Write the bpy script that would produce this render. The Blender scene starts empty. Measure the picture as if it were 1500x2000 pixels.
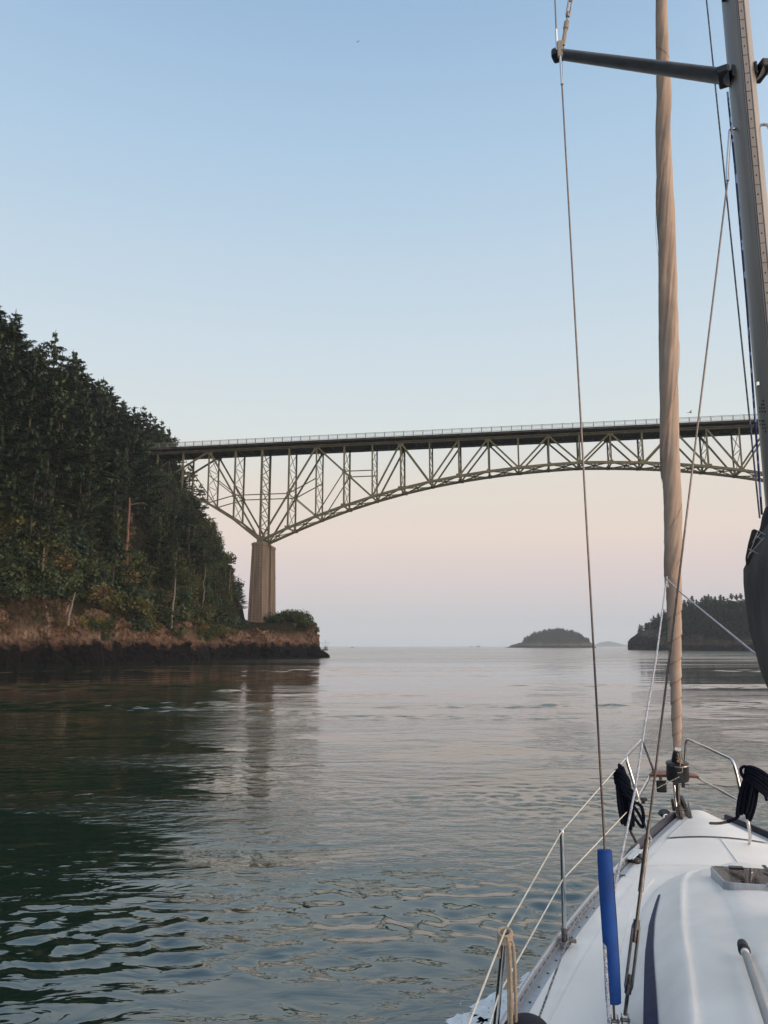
import bpy, math, random
import numpy as np
from mathutils import Vector, Matrix, noise
R = math.radians
rnd = random.Random(7)
S = bpy.context.scene
COL = S.collection

# ------------------------------------------------------------------ camera
FPX = 1500.0                      # focal length in photo pixels (photo 1500 x 2000)
EYE = 2.9                         # metres above the water
PITCH = math.atan(262.0 / FPX)
cam = bpy.data.cameras.new('camera')
cam.sensor_fit = 'VERTICAL'
cam.sensor_height = 24.0
cam.sensor_width = 18.0
cam.lens = 24.0 * FPX / 2000.0
cam.clip_start = 0.05
cam.clip_end = 60000
camo = bpy.data.objects.new('camera', cam)
COL.objects.link(camo)
camo.location = (0, 0, EYE)
camo.rotation_euler = (math.pi / 2 + PITCH, 0, 0)
S.camera = camo

# ------------------------------------------------------------------ sky
def srgb(r, g, b):
    f = lambda c: (c / 255 / 12.92) if c / 255 <= 0.04045 else ((c / 255 + 0.055) / 1.055) ** 2.4
    return (f(r), f(g), f(b), 1.0)

SUN_AZ = 118.0    # degrees clockwise from the view direction (+Y): behind and to the right
SUN_EL = 7.0
W = bpy.data.worlds.new('World')
S.world = W
W.use_nodes = True
nt = W.node_tree
nt.nodes.clear()
N = nt.nodes.new
L = nt.links.new
tc = N('ShaderNodeTexCoord')
sep = N('ShaderNodeSeparateXYZ'); L(tc.outputs['Generated'], sep.inputs[0])
asn = N('ShaderNodeMath'); asn.operation = 'ARCSINE'; L(sep.outputs['Z'], asn.inputs[0])
div = N('ShaderNodeMath'); div.operation = 'DIVIDE'; div.inputs[1].default_value = math.pi / 2; L(asn.outputs[0], div.inputs[0])
rmp = N('ShaderNodeValToRGB'); L(div.outputs[0], rmp.inputs[0])
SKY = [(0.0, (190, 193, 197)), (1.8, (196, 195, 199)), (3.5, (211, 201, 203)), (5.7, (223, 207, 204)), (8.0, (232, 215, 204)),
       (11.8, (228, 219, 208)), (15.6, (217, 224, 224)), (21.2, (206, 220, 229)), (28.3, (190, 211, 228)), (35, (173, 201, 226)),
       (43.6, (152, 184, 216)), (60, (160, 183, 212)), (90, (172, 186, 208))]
el = rmp.color_ramp.elements
el[0].position = 0; el[0].color = srgb(*SKY[0][1])
el[1].position = 1; el[1].color = srgb(*SKY[-1][1])
for a, c in SKY[1:-1]:
    e = el.new(a / 90.0); e.color = srgb(*c)
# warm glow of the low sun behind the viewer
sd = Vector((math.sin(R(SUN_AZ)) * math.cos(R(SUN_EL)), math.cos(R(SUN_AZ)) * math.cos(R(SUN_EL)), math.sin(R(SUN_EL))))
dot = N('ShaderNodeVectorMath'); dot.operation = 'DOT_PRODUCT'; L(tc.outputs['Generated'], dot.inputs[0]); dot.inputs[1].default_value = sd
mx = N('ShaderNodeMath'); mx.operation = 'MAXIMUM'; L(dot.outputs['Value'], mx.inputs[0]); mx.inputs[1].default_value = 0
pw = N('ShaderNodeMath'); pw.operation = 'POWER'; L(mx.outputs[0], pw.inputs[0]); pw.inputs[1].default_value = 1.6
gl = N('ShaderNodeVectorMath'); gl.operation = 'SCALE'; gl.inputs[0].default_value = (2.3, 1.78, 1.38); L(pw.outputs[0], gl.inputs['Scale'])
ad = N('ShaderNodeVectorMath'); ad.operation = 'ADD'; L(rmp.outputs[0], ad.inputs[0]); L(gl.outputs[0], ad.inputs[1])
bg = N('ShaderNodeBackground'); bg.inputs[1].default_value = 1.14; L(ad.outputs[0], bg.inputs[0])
sky = N('ShaderNodeTexSky'); sky.sky_type = 'NISHITA'; sky.sun_disc = False
sky.sun_elevation = R(SUN_EL); sky.sun_rotation = R(SUN_AZ)
bg2 = N('ShaderNodeBackground'); bg2.inputs[1].default_value = 0.05; L(sky.outputs[0], bg2.inputs[0])
mixs = N('ShaderNodeMixShader'); mixs.inputs[0].default_value = 0.12
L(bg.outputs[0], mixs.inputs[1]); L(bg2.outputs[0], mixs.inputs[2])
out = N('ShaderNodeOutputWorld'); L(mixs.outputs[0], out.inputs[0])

# ------------------------------------------------------------------ sun
sl = bpy.data.lights.new('sun', 'SUN')
sl.energy = 1.3
sl.angle = R(14)
sl.color = (1.0, 0.72, 0.5)
so = bpy.data.objects.new('sun', sl)
COL.objects.link(so)
so.rotation_euler = (-sd).to_track_quat('-Z', 'Y').to_euler()
so.location = (0, 0, 100)

S.view_settings.view_transform = 'Standard'
S.view_settings.look = 'None'
S.view_settings.exposure = 0.0
S.view_settings.gamma = 1.0
S.cycles.max_bounces = 8
S.cycles.volume_bounces = 1

# ------------------------------------------------------------------ helpers
def tag(o, label=None, cat=None, group=None, kind=None):
    if label: o['label'] = label
    if cat: o['category'] = cat
    if group: o['group'] = group
    if kind: o['kind'] = kind
    return o

def empty(name, loc=(0, 0, 0), rz=0.0, parent=None):
    o = bpy.data.objects.new(name, None)
    o.empty_display_size = 0.2
    COL.objects.link(o)
    o.location = loc
    o.rotation_euler = (0, 0, rz)
    if parent: o.parent = parent
    return o

class MB:
    """collects vertices and faces, then links them as one mesh object"""
    def __init__(s):
        s.v = []; s.f = []; s.m = []
    def add(s, vs, fs, m=0):
        b = len(s.v)
        s.v.extend([tuple(p) for p in vs])
        s.f.extend([tuple(i + b for i in f) for f in fs])
        s.m.extend([m] * len(fs))
    def box(s, c, d, rot=None, m=0):
        hx, hy, hz = d[0] / 2, d[1] / 2, d[2] / 2
        vs = [Vector((x, y, z)) for x in (-hx, hx) for y in (-hy, hy) for z in (-hz, hz)]
        if rot is not None: vs = [rot @ v for v in vs]
        c = Vector(c)
        s.add([v + c for v in vs], [(0, 1, 3, 2), (4, 6, 7, 5), (0, 4, 5, 1), (2, 3, 7, 6), (0, 2, 6, 4), (1, 5, 7, 3)], m)
    def beam(s, a, b, w, h, m=0, up=(0, 0, 1)):
        a, b = Vector(a), Vector(b)
        d = (b - a); ln = d.length
        if ln < 1e-6: return
        d.normalize()
        u = Vector(up)
        x = d.cross(u)
        if x.length < 1e-3: x = d.cross(Vector((0, 1, 0)))
        x.normalize(); y = x.cross(d)
        vs = []
        for p in (a, b):
            for sx, sy in ((-1, -1), (1, -1), (1, 1), (-1, 1)):
                vs.append(p + x * sx * w / 2 + y * sy * h / 2)
        s.add(vs, [(0, 1, 2, 3), (7, 6, 5, 4), (0, 4, 5, 1), (1, 5, 6, 2), (2, 6, 7, 3), (3, 7, 4, 0)], m)
    def tube(s, pts, r, n=8, closed=False, m=0, cap=True):
        pts = [Vector(p) for p in pts]
        k = len(pts)
        rs = r if isinstance(r, (list, tuple)) else [r] * k
        tn = []
        for i in range(k):
            if closed: t = pts[(i + 1) % k] - pts[i - 1]
            else: t = pts[min(i + 1, k - 1)] - pts[max(i - 1, 0)]
            if t.length < 1e-9: t = Vector((0, 0, 1))
            tn.append(t.normalized())
        up = Vector((0, 0, 1)) if abs(tn[0].z) < 0.9 else Vector((1, 0, 0))
        x = tn[0].cross(up).normalized()
        vs = []
        for i in range(k):
            x = (x - tn[i] * x.dot(tn[i]))
            if x.length < 1e-6: x = tn[i].orthogonal()
            x.normalize(); y = tn[i].cross(x)
            for j in range(n):
                a = 2 * math.pi * j / n
                vs.append(pts[i] + (x * math.cos(a) + y * math.sin(a)) * rs[i])
        fs = []
        for i in range(k if closed else k - 1):
            i2 = (i + 1) % k
            for j in range(n):
                fs.append((i * n + j, i * n + (j + 1) % n, i2 * n + (j + 1) % n, i2 * n + j))
        if not closed and cap:
            fs.append(tuple(range(n - 1, -1, -1))); fs.append(tuple((k - 1) * n + j for j in range(n)))
        s.add(vs, fs, m)
    def lathe(s, prof, n=24, M=None, m=0):
        vs = []
        for r, z in prof:
            for j in range(n):
                a = 2 * math.pi * j / n
                p = Vector((r * math.cos(a), r * math.sin(a), z))
                vs.append(M @ p if M is not None else p)
        fs = []
        for i in range(len(prof) - 1):
            for j in range(n):
                fs.append((i * n + j, i * n + (j + 1) % n, (i + 1) * n + (j + 1) % n, (i + 1) * n + j))
        if prof[0][0] > 1e-6: fs.append(tuple(range(n - 1, -1, -1)))
        if prof[-1][0] > 1e-6: fs.append(tuple((len(prof) - 1) * n + j for j in range(n)))
        s.add(vs, fs, m)
    def grid(s, rows, m=0, closed=False, flip=False):
        k = len(rows[0]); vs = [p for r in rows for p in r]; fs = []
        for i in range(len(rows) - 1):
            for j in range(k if closed else k - 1):
                j2 = (j + 1) % k
                f = (i * k + j, i * k + j2, (i + 1) * k + j2, (i + 1) * k + j)
                fs.append(f[::-1] if flip else f)
        s.add(vs, fs, m)
    def build(s, name, mats, parent=None, smooth=False, bevel=0.0, angle=40, label=None):
        me = bpy.data.meshes.new(name)
        me.from_pydata(s.v, [], s.f)
        if not isinstance(mats, (list, tuple)): mats = [mats]
        for q in mats: me.materials.append(q)
        if len(mats) > 1: me.polygons.foreach_set('material_index', s.m)
        if smooth: me.polygons.foreach_set('use_smooth', [True] * len(me.polygons))
        me.update()
        if smooth and angle < 179:
            try: me.set_sharp_from_angle(angle=R(angle))
            except Exception: pass
        o = bpy.data.objects.new(name, me)
        COL.objects.link(o)
        if parent: o.parent = parent
        if bevel:
            b = o.modifiers.new('bevel', 'BEVEL'); b.width = bevel; b.segments = 2; b.limit_method = 'ANGLE'; b.angle_limit = R(40)
        if label: o['label'] = label
        return o

def smoothpath(pts, n=8, closed=False):
    """Catmull-Rom through the points"""
    P = [Vector(p) for p in pts]; k = len(P); o = []
    rng = range(k) if closed else range(k - 1)
    for i in rng:
        p0 = P[(i - 1) % k] if (closed or i > 0) else P[i] * 2 - P[i + 1]
        p1 = P[i]; p2 = P[(i + 1) % k]
        p3 = P[(i + 2) % k] if (closed or i + 2 < k) else P[i + 1] * 2 - P[i]
        for j in range(n):
            t = j / n
            o.append(0.5 * ((2 * p1) + (p2 - p0) * t + (2 * p0 - 5 * p1 + 4 * p2 - p3) * t * t + (3 * p1 - p0 - 3 * p2 + p3) * t ** 3))
    if not closed: o.append(P[-1])
    return o

def interp(x, xs, ys):
    return float(np.interp(x, xs, ys))

# measured positions: a photo pixel seen from the eye point meets a known plane
def ray(px, py):
    x = px - 750.0; u = 1000.0 - py
    return Vector((x, FPX * math.cos(PITCH) - u * math.sin(PITCH), u * math.cos(PITCH) + FPX * math.sin(PITCH)))
HEAD = R(13.0); OFF = 1.18        # the boat points 13 degrees right of the view; the eye is 1.18 m to port of its centreline
def world_at(px, py, Y):
    r = ray(px, py); r = r * (Y / r.y); return Vector((r.x, r.y, r.z + EYE))
def bp(px, py, F=None, z=None, A=None):
    """point in the boat's own frame (x to starboard, y forward, z up) for forward distance F, height z or athwart offset A"""
    r = ray(px, py)
    f = r.x * math.sin(HEAD) + r.y * math.cos(HEAD); a = r.x * math.cos(HEAD) - r.y * math.sin(HEAD)
    if F is not None: t = F / f
    elif z is not None: t = (z - EYE) / r.z
    else: t = (A + OFF) / a
    return Vector((a * t - OFF, f * t, r.z * t + EYE))

# ------------------------------------------------------------------ materials
def new_mat(name):
    m = bpy.data.materials.new(name); m.use_nodes = True
    n = m.node_tree; b = n.nodes['Principled BSDF']
    return m, n, b
def mat(name, col, rough=0.5, metal=0.0, var=0.15, scale=5.0, bump=0.0, bscale=None, spec=None, coat=0.0, col2=None, detail=5, sheen=0, stretch=None, contrast=(0.3, 0.7)):
    m, n, b = new_mat(name)
    t = n.nodes.new('ShaderNodeTexCoord'); nz = n.nodes.new('ShaderNodeTexNoise')
    src = t.outputs['Object']
    if stretch:
        mp = n.nodes.new('ShaderNodeMapping'); mp.inputs['Scale'].default_value = stretch
        n.links.new(src, mp.inputs[0]); src = mp.outputs[0]
    n.links.new(src, nz.inputs['Vector'])
    nz.inputs['Scale'].default_value = scale; nz.inputs['Detail'].default_value = detail
    r = n.nodes.new('ShaderNodeValToRGB'); n.links.new(nz.outputs['Fac'], r.inputs[0])
    c1 = tuple(c * (1 - var) for c in col[:3]) + (1,)
    c2 = (tuple(col2[:3]) + (1,)) if col2 else tuple(min(1, c * (1 + var)) for c in col[:3]) + (1,)
    r.color_ramp.elements[0].position = contrast[0]; r.color_ramp.elements[0].color = c1
    r.color_ramp.elements[1].position = contrast[1]; r.color_ramp.elements[1].color = c2
    n.links.new(r.outputs[0], b.inputs['Base Color'])
    b.inputs['Roughness'].default_value = rough; b.inputs['Metallic'].default_value = metal
    if coat: b.inputs['Coat Weight'].default_value = coat; b.inputs['Coat Roughness'].default_value = 0.1
    if spec is not None: b.inputs['Specular IOR Level'].default_value = spec
    if bump:
        nb = n.nodes.new('ShaderNodeTexNoise'); nb.inputs['Scale'].default_value = bscale or scale * 4; nb.inputs['Detail'].default_value = 6
        n.links.new(src, nb.inputs['Vector'])
        bm = n.nodes.new('ShaderNodeBump'); bm.inputs['Strength'].default_value = 1.0; bm.inputs['Distance'].default_value = bump
        n.links.new(nb.outputs['Fac'], bm.inputs['Height']); n.links.new(bm.outputs[0], b.inputs['Normal'])
    return m

M = {}
M['gel'] = mat('gelcoat', (0.79, 0.78, 0.745), 0.35, var=0.07, scale=3.1, detail=9, col2=(0.88, 0.868, 0.83), bump=0.0004, bscale=60)
M['gelgrip'] = mat('gelcoat_nonskid', (0.84, 0.815, 0.765), 0.65, var=0.05, scale=2.2, col2=(0.87, 0.85, 0.80), bump=0.002, bscale=160)
M['alu'] = mat('anodised_aluminium', (0.40, 0.43, 0.47), 0.42, metal=0.6, var=0.12, scale=6, stretch=(8, 8, 0.4))
M['mast'] = mat('grey_anodised_mast', (0.27, 0.238, 0.212), 0.4, metal=0.4, var=0.1, scale=4, stretch=(6, 6, 0.3))
M['alu_dark'] = mat('dark_anodised_aluminium', (0.17, 0.175, 0.185), 0.5, metal=0.5, var=0.2, scale=10)
M['steel'] = mat('polished_stainless_steel', (0.62, 0.62, 0.62), 0.12, metal=1.0, var=0.05, scale=8)
M['steel_dull'] = mat('weathered_stainless_steel', (0.26, 0.235, 0.22), 0.34, metal=1.0, var=0.3, scale=30)
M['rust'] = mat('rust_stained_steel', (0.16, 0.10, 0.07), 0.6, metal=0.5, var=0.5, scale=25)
M['wire'] = mat('rigging_wire', (0.22, 0.175, 0.155), 0.4, metal=0.8, var=0.25, scale=60)
M['black'] = mat('black_plastic', (0.012, 0.012, 0.014), 0.35, var=0.2, scale=20)
M['rubber'] = mat('black_rubber', (0.02, 0.02, 0.022), 0.7, var=0.2, scale=20)
M['navyrope'] = mat('navy_rope', (0.006, 0.0075, 0.015), 0.95, spec=0.1, var=0.4, scale=90, bump=0.002, bscale=160)
M['navytape'] = mat('navy_stripe', (0.018, 0.028, 0.085), 0.6, spec=0.2, var=0.15, scale=14, col2=(0.04, 0.055, 0.13), contrast=(0.35, 0.9))
M['navyrail'] = mat('water_dark_bow_rail', (0.018, 0.020, 0.034), 0.4, var=0.2, scale=10)  # navy base colour stands for dark water mirrored in the rail
M['foam_blue'] = mat('blue_closed_cell_foam', (0.008, 0.068, 0.30), 0.75, var=0.25, scale=9, detail=8, bump=0.0012, bscale=120)
M['teak'] = mat('red_brown_teak', (0.17, 0.052, 0.030), 0.45, var=0.35, scale=14, stretch=(1, 6, 6))
M['beige_rope'] = mat('beige_rope', (0.42, 0.33, 0.24), 0.85, var=0.2, scale=120, bump=0.002, bscale=200)
M['cream'] = mat('cream_lifeline', (0.66, 0.63, 0.54), 0.5, var=0.1, scale=20)
M['anchorgrey'] = mat('galvanised_grey', (0.07, 0.07, 0.075), 0.45, metal=0.5, var=0.25, scale=12)
M['lead'] = mat('aluminium_pole', (0.33, 0.35, 0.37), 0.42, metal=0.6, var=0.12, scale=5)
M['clear'] = mat('white_tape', (0.72, 0.72, 0.70), 0.5, var=0.05)
M['ply'] = mat('pale_plywood', (0.42, 0.35, 0.26), 0.6, var=0.2, scale=30, stretch=(6, 6, 1))
M['cloth_dark'] = mat('charcoal_canvas', (0.115, 0.10, 0.092), 0.9, spec=0.15, var=0.3, scale=3, bump=0.03, bscale=5, stretch=(2.2, 1, 0.6))
M['cloth_brown'] = mat('brown_charcoal_canvas', (0.042, 0.032, 0.030), 0.85, var=0.25, scale=4, bump=0.01, bscale=8)
M['fender'] = mat('dark_navy_cloth', (0.009, 0.012, 0.018), 0.8, var=0.2, scale=12, bump=0.0015, bscale=60)

def rope_mat(name, base, fleck, scale=140, thr=0.62, stretch=(1, 1, 0.45)):
    m, n, b = new_mat(name)
    t = n.nodes.new('ShaderNodeTexCoord'); mp = n.nodes.new('ShaderNodeMapping'); mp.inputs['Scale'].default_value = stretch
    v = n.nodes.new('ShaderNodeTexVoronoi'); v.inputs['Scale'].default_value = scale
    n.links.new(t.outputs['Object'], mp.inputs[0]); n.links.new(mp.outputs[0], v.inputs['Vector'])
    sp = n.nodes.new('ShaderNodeSeparateColor'); n.links.new(v.outputs['Color'], sp.inputs[0])
    g = n.nodes.new('ShaderNodeMath'); g.operation = 'GREATER_THAN'; g.inputs[1].default_value = thr; n.links.new(sp.outputs[0], g.inputs[0])
    mi = n.nodes.new('ShaderNodeMixRGB'); mi.inputs[1].default_value = (*base, 1); mi.inputs[2].default_value = (*fleck, 1); n.links.new(g.outputs[0], mi.inputs[0])
    n.links.new(mi.outputs[0], b.inputs['Base Color']); b.inputs['Roughness'].default_value = 0.85
    bm = n.nodes.new('ShaderNodeBump'); bm.inputs['Distance'].default_value = 0.002; n.links.new(v.outputs['Distance'], bm.inputs['Height']); n.links.new(bm.outputs[0], b.inputs['Normal'])
    return m
M['sheet'] = rope_mat('white_flecked_rope', (0.55, 0.56, 0.58), (0.08, 0.10, 0.15), 260, 0.74)
M['halyard_blue'] = rope_mat('blue_flecked_rope', (0.01, 0.022, 0.09), (0.16, 0.24, 0.42), 70, 0.72)
M['halyard_grey'] = rope_mat('grey_rope', (0.12, 0.13, 0.16), (0.05, 0.06, 0.10), 70, 0.5)
M['greyrope'] = rope_mat('grey_marled_rope', (0.28, 0.28, 0.28), (0.07, 0.07, 0.07), 90, 0.6)

# sail cloth with fine creases
def sail_mat():
    m, n, b = new_mat('tan_sailcloth')
    t = n.nodes.new('ShaderNodeTexCoord'); mp = n.nodes.new('ShaderNodeMapping'); mp.inputs['Scale'].default_value = (1, 1, 0.7); mp.inputs['Rotation'].default_value = (0.1, 0.08, 0)
    n.links.new(t.outputs['Object'], mp.inputs[0])
    a = n.nodes.new('ShaderNodeTexNoise'); a.inputs['Scale'].default_value = 5; a.inputs['Detail'].default_value = 7; a.inputs['Distortion'].default_value = 0.3
    n.links.new(mp.outputs[0], a.inputs['Vector'])
    r = n.nodes.new('ShaderNodeValToRGB'); n.links.new(a.outputs['Fac'], r.inputs[0])
    r.color_ramp.elements[0].position = 0.3; r.color_ramp.elements[0].color = (0.36, 0.265, 0.205, 1)
    r.color_ramp.elements[1].position = 0.7; r.color_ramp.elements[1].color = (0.48, 0.365, 0.290, 1)
    n.links.new(r.outputs[0], b.inputs['Base Color']); b.inputs['Roughness'].default_value = 0.75
    bm = n.nodes.new('ShaderNodeBump'); bm.inputs['Distance'].default_value = 0.012; n.links.new(a.outputs['Fac'], bm.inputs['Height']); n.links.new(bm.outputs[0], b.inputs['Normal'])
    return m
M['sail'] = sail_mat()

def hatch_mat():
    m, n, b = new_mat('wet_tinted_acrylic')
    b.inputs['Base Color'].default_value = (0.012, 0.008, 0.007, 1); b.inputs['Roughness'].default_value = 0.06
    b.inputs['Coat Weight'].default_value = 0.0; b.inputs['IOR'].default_value = 1.17; b.inputs['Coat Roughness'].default_value = 0.02
    t = n.nodes.new('ShaderNodeTexCoord'); v = n.nodes.new('ShaderNodeTexVoronoi'); v.inputs['Scale'].default_value = 110; v.inputs['Randomness'].default_value = 1
    n.links.new(t.outputs['Object'], v.inputs['Vector'])
    r = n.nodes.new('ShaderNodeValToRGB'); n.links.new(v.outputs['Distance'], r.inputs[0])
    r.color_ramp.elements[0].position = 0.15; r.color_ramp.elements[0].color = (1, 1, 1, 1); r.color_ramp.elements[1].position = 0.55; r.color_ramp.elements[1].color = (0, 0, 0, 1)
    bm = n.nodes.new('ShaderNodeBump'); bm.inputs['Distance'].default_value = 0.0016; n.links.new(r.outputs[0], bm.inputs['Height'])
    n.links.new(bm.outputs[0], b.inputs['Normal']); n.links.new(bm.outputs[0], b.inputs['Coat Normal'])
    return m
M['hatch'] = hatch_mat()

# ---- water
def water_mat():
    m, n, b = new_mat('sea_water')
    nd = n.nodes.new; lk = n.links.new
    b.inputs['Base Color'].default_value = (0.005, 0.019, 0.012, 1)
    b.inputs['Roughness'].default_value = 0.035
    b.inputs['IOR'].default_value = 2.1
    g = nd('ShaderNodeNewGeometry')
    def noi(scale, stretch, rot=0.0, detail=3, dist=0.0, rough=0.5, off=0.0):
        mp = nd('ShaderNodeMapping'); mp.inputs['Scale'].default_value = (stretch[0], stretch[1], 1); mp.inputs['Rotation'].default_value = (0, 0, R(rot)); mp.inputs['Location'].default_value = (off, off * 0.7, 0)
        lk(g.outputs['Position'], mp.inputs[0])
        a = nd('ShaderNodeTexNoise'); a.inputs['Scale'].default_value = scale; a.inputs['Detail'].default_value = detail; a.inputs['Distortion'].default_value = dist; a.inputs['Roughness'].default_value = rough
        lk(mp.outputs[0], a.inputs['Vector']); return a.outputs['Fac']
    def mul(a, k):
        q = nd('ShaderNodeMath'); q.operation = 'MULTIPLY'
        lk(a, q.inputs[0])
        if isinstance(k, (int, float)): q.inputs[1].default_value = k
        else: lk(k, q.inputs[1])
        return q.outputs[0]
    def addn(a, c):
        q = nd('ShaderNodeMath'); q.operation = 'ADD'; lk(a, q.inputs[0]); lk(c, q.inputs[1]); return q.outputs[0]
    def ramp(a, lo, hi, v0=0.0, v1=1.0):
        q = nd('ShaderNodeMapRange'); q.interpolation_type = 'SMOOTHSTEP'
        q.inputs['From Min'].default_value = lo; q.inputs['From Max'].default_value = hi; q.inputs['To Min'].default_value = v0; q.inputs['To Max'].default_value = v1
        lk(a, q.inputs['Value']); return q.outputs[0]
    # patches of rippled and slick water, drawn out by the current
    lg_ = nd('ShaderNodeVectorMath'); lg_.operation = 'LENGTH'; lk(g.outputs['Position'], lg_.inputs[0]); dist_ = lg_.outputs['Value']
    patch = ramp(noi(0.055, (0.55, 1.0), 8, 4, 0.6), 0.42, 0.56, 0.10, 1.0)
    patch2 = ramp(noi(0.30, (0.5, 1.1), -6, 3, 0.8, off=31), 0.40, 0.56, 0.25, 1.0)
    rip = mul(patch, patch2)
    h = mul(mul(noi(0.75, (0.55, 1.0), -10, 3, 0.5, off=5), 0.040), patch)
    h = addn(h, mul(mul(noi(2.6, (0.5, 1.0), 6, 3, 0.6, off=11), 0.036), patch2))
    h = addn(h, mul(mul(noi(9.0, (0.45, 1.0), -4, 3, 0.9, off=17), 0.015), rip))
    bm = nd('ShaderNodeBump'); bm.inputs['Distance'].default_value = 1.0
    lk(ramp(dist_, 16, 80, 1.0, 0.0), bm.inputs['Strength'])
    lk(h, bm.inputs['Height']); lk(bm.outputs[0], b.inputs['Normal'])
    # beyond the nearest water the wavelets are too fine to draw one by one: they become roughness, less of it on slicks
    rg = nd('ShaderNodeMapRange'); rg.interpolation_type = 'SMOOTHSTEP'; rg.inputs['From Min'].default_value = 12; rg.inputs['From Max'].default_value = 220; rg.inputs['To Min'].default_value = 0.03; rg.inputs['To Max'].default_value = 0.20
    lk(dist_, rg.inputs['Value'])
    rf_ = mul(rg.outputs[0], ramp(noi(0.05, (0.22, 1.3), 4, 4, 0.5, off=52), 0.40, 0.58, 0.62, 1.08)); lk(rf_, b.inputs['Roughness'])
    return m
M['water'] = water_mat()

# ---- rock: pale reddish above, black weed-covered band between the tides
def rock_mat(name, dark_to=3.6, pale=(0.33, 0.225, 0.16), red=(0.15, 0.078, 0.050), green=True, scale=1.0, veg_from=7.0, floor=False):
    m, n, b = new_mat(name)
    nd = n.nodes.new; lk = n.links.new
    g = nd('ShaderNodeNewGeometry'); sp = nd('ShaderNodeSeparateXYZ'); lk(g.outputs['Position'], sp.inputs[0])
    a = nd('ShaderNodeTexNoise'); a.inputs['Scale'].default_value = 0.30 * scale; a.inputs['Detail'].default_value = 8; a.inputs['Roughness'].default_value = 0.65; lk(g.outputs['Position'], a.inputs['Vector'])
    c = nd('ShaderNodeTexNoise'); c.inputs['Scale'].default_value = 1.6 * scale; c.inputs['Detail'].default_value = 8; c.inputs['Roughness'].default_value = 0.7; lk(g.outputs['Position'], c.inputs['Vector'])
    v = nd('ShaderNodeTexVoronoi'); v.feature = 'DISTANCE_TO_EDGE'; v.inputs['Scale'].default_value = 0.8 * scale
    ds = nd('ShaderNodeVectorMath'); ds.operation = 'ADD'; lk(g.outputs['Position'], ds.inputs[0]); lk(c.outputs['Color'], ds.inputs[1])
    vs_ = nd('ShaderNodeMapping'); vs_.inputs['Scale'].default_value = (1.3, 1.3, 0.55); vs_.inputs['Rotation'].default_value = (0.25, 0.15, 0); lk(ds.outputs[0], vs_.inputs[0]); lk(vs_.outputs[0], v.inputs['Vector'])
    r = nd('ShaderNodeValToRGB'); lk(a.outputs['Fac'], r.inputs[0])
    r.color_ramp.elements[0].position = 0.38; r.color_ramp.elements[0].color = (*red, 1)
    r.color_ramp.elements[1].position = 0.62; r.color_ramp.elements[1].color = (*pale, 1)
    cr = nd('ShaderNodeMapRange'); cr.inputs['From Min'].default_value = 0.0; cr.inputs['From Max'].default_value = 0.09; cr.inputs['To Min'].default_value = 0.72; cr.inputs['To Max'].default_value = 1.0; lk(v.outputs['Distance'], cr.inputs['Value'])
    sm = nd('ShaderNodeMapRange'); sm.inputs['From Min'].default_value = 0.3; sm.inputs['From Max'].default_value = 0.7; sm.inputs['To Min'].default_value = 0.3; sm.inputs['To Max'].default_value = 1.5; lk(c.outputs['Fac'], sm.inputs['Value'])
    mm = nd('ShaderNodeMath'); mm.operation = 'MULTIPLY'; lk(cr.outputs[0], mm.inputs[0]); lk(sm.outputs[0], mm.inputs[1])
    sc = nd('ShaderNodeVectorMath'); sc.operation = 'SCALE'; lk(r.outputs[0], sc.inputs[0]); lk(mm.outputs[0], sc.inputs['Scale'])
    # tidal band
    nh = nd('ShaderNodeMath'); nh.operation = 'MULTIPLY_ADD'; lk(a.outputs['Fac'], nh.inputs[0]); nh.inputs[1].default_value = -7.0; lk(sp.outputs['Z'], nh.inputs[2])
    bd = nd('ShaderNodeMapRange'); bd.inputs['From Min'].default_value = dark_to - 4.3; bd.inputs['From Max'].default_value = dark_to - 3.1; lk(nh.outputs[0], bd.inputs['Value'])
    dk = nd('ShaderNodeVectorMath'); dk.operation = 'SCALE'; dk.inputs[0].default_value = (0.0075, 0.0065, 0.0068); lk(sm.outputs[0], dk.inputs['Scale'])
    mi = nd('ShaderNodeMixRGB'); lk(bd.outputs[0], mi.inputs[0]); lk(dk.outputs[0], mi.inputs[1]); lk(sc.outputs[0], mi.inputs[2])
    last = mi.outputs[0]
    if green:
        # moss, grass and soil where the ground is flat enough or high enough
        n2 = nd('ShaderNodeSeparateXYZ'); lk(g.outputs['Normal'], n2.inputs[0])
        ka = nd('ShaderNodeMath'); ka.operation = 'MULTIPLY_ADD'; lk(c.outputs['Fac'], ka.inputs[0]); ka.inputs[1].default_value = 0.9; lk(n2.outputs['Z'], ka.inputs[2])
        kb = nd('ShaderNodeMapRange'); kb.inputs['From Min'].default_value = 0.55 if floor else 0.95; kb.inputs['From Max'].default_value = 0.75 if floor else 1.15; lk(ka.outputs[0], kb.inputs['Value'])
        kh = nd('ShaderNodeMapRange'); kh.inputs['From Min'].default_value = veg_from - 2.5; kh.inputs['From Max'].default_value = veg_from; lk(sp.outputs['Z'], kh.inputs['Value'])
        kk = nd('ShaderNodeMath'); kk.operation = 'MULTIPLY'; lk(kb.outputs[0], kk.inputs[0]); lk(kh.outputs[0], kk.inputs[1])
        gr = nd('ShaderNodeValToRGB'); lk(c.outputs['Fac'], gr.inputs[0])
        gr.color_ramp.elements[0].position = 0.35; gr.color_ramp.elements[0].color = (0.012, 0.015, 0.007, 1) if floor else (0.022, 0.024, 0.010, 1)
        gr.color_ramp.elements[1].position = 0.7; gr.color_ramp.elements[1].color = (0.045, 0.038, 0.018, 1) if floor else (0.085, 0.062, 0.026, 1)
        m2 = nd('ShaderNodeMixRGB'); lk(kk.outputs[0], m2.inputs[0]); lk(last, m2.inputs[1]); lk(gr.outputs[0], m2.inputs[2]); last = m2.outputs[0]
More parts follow.
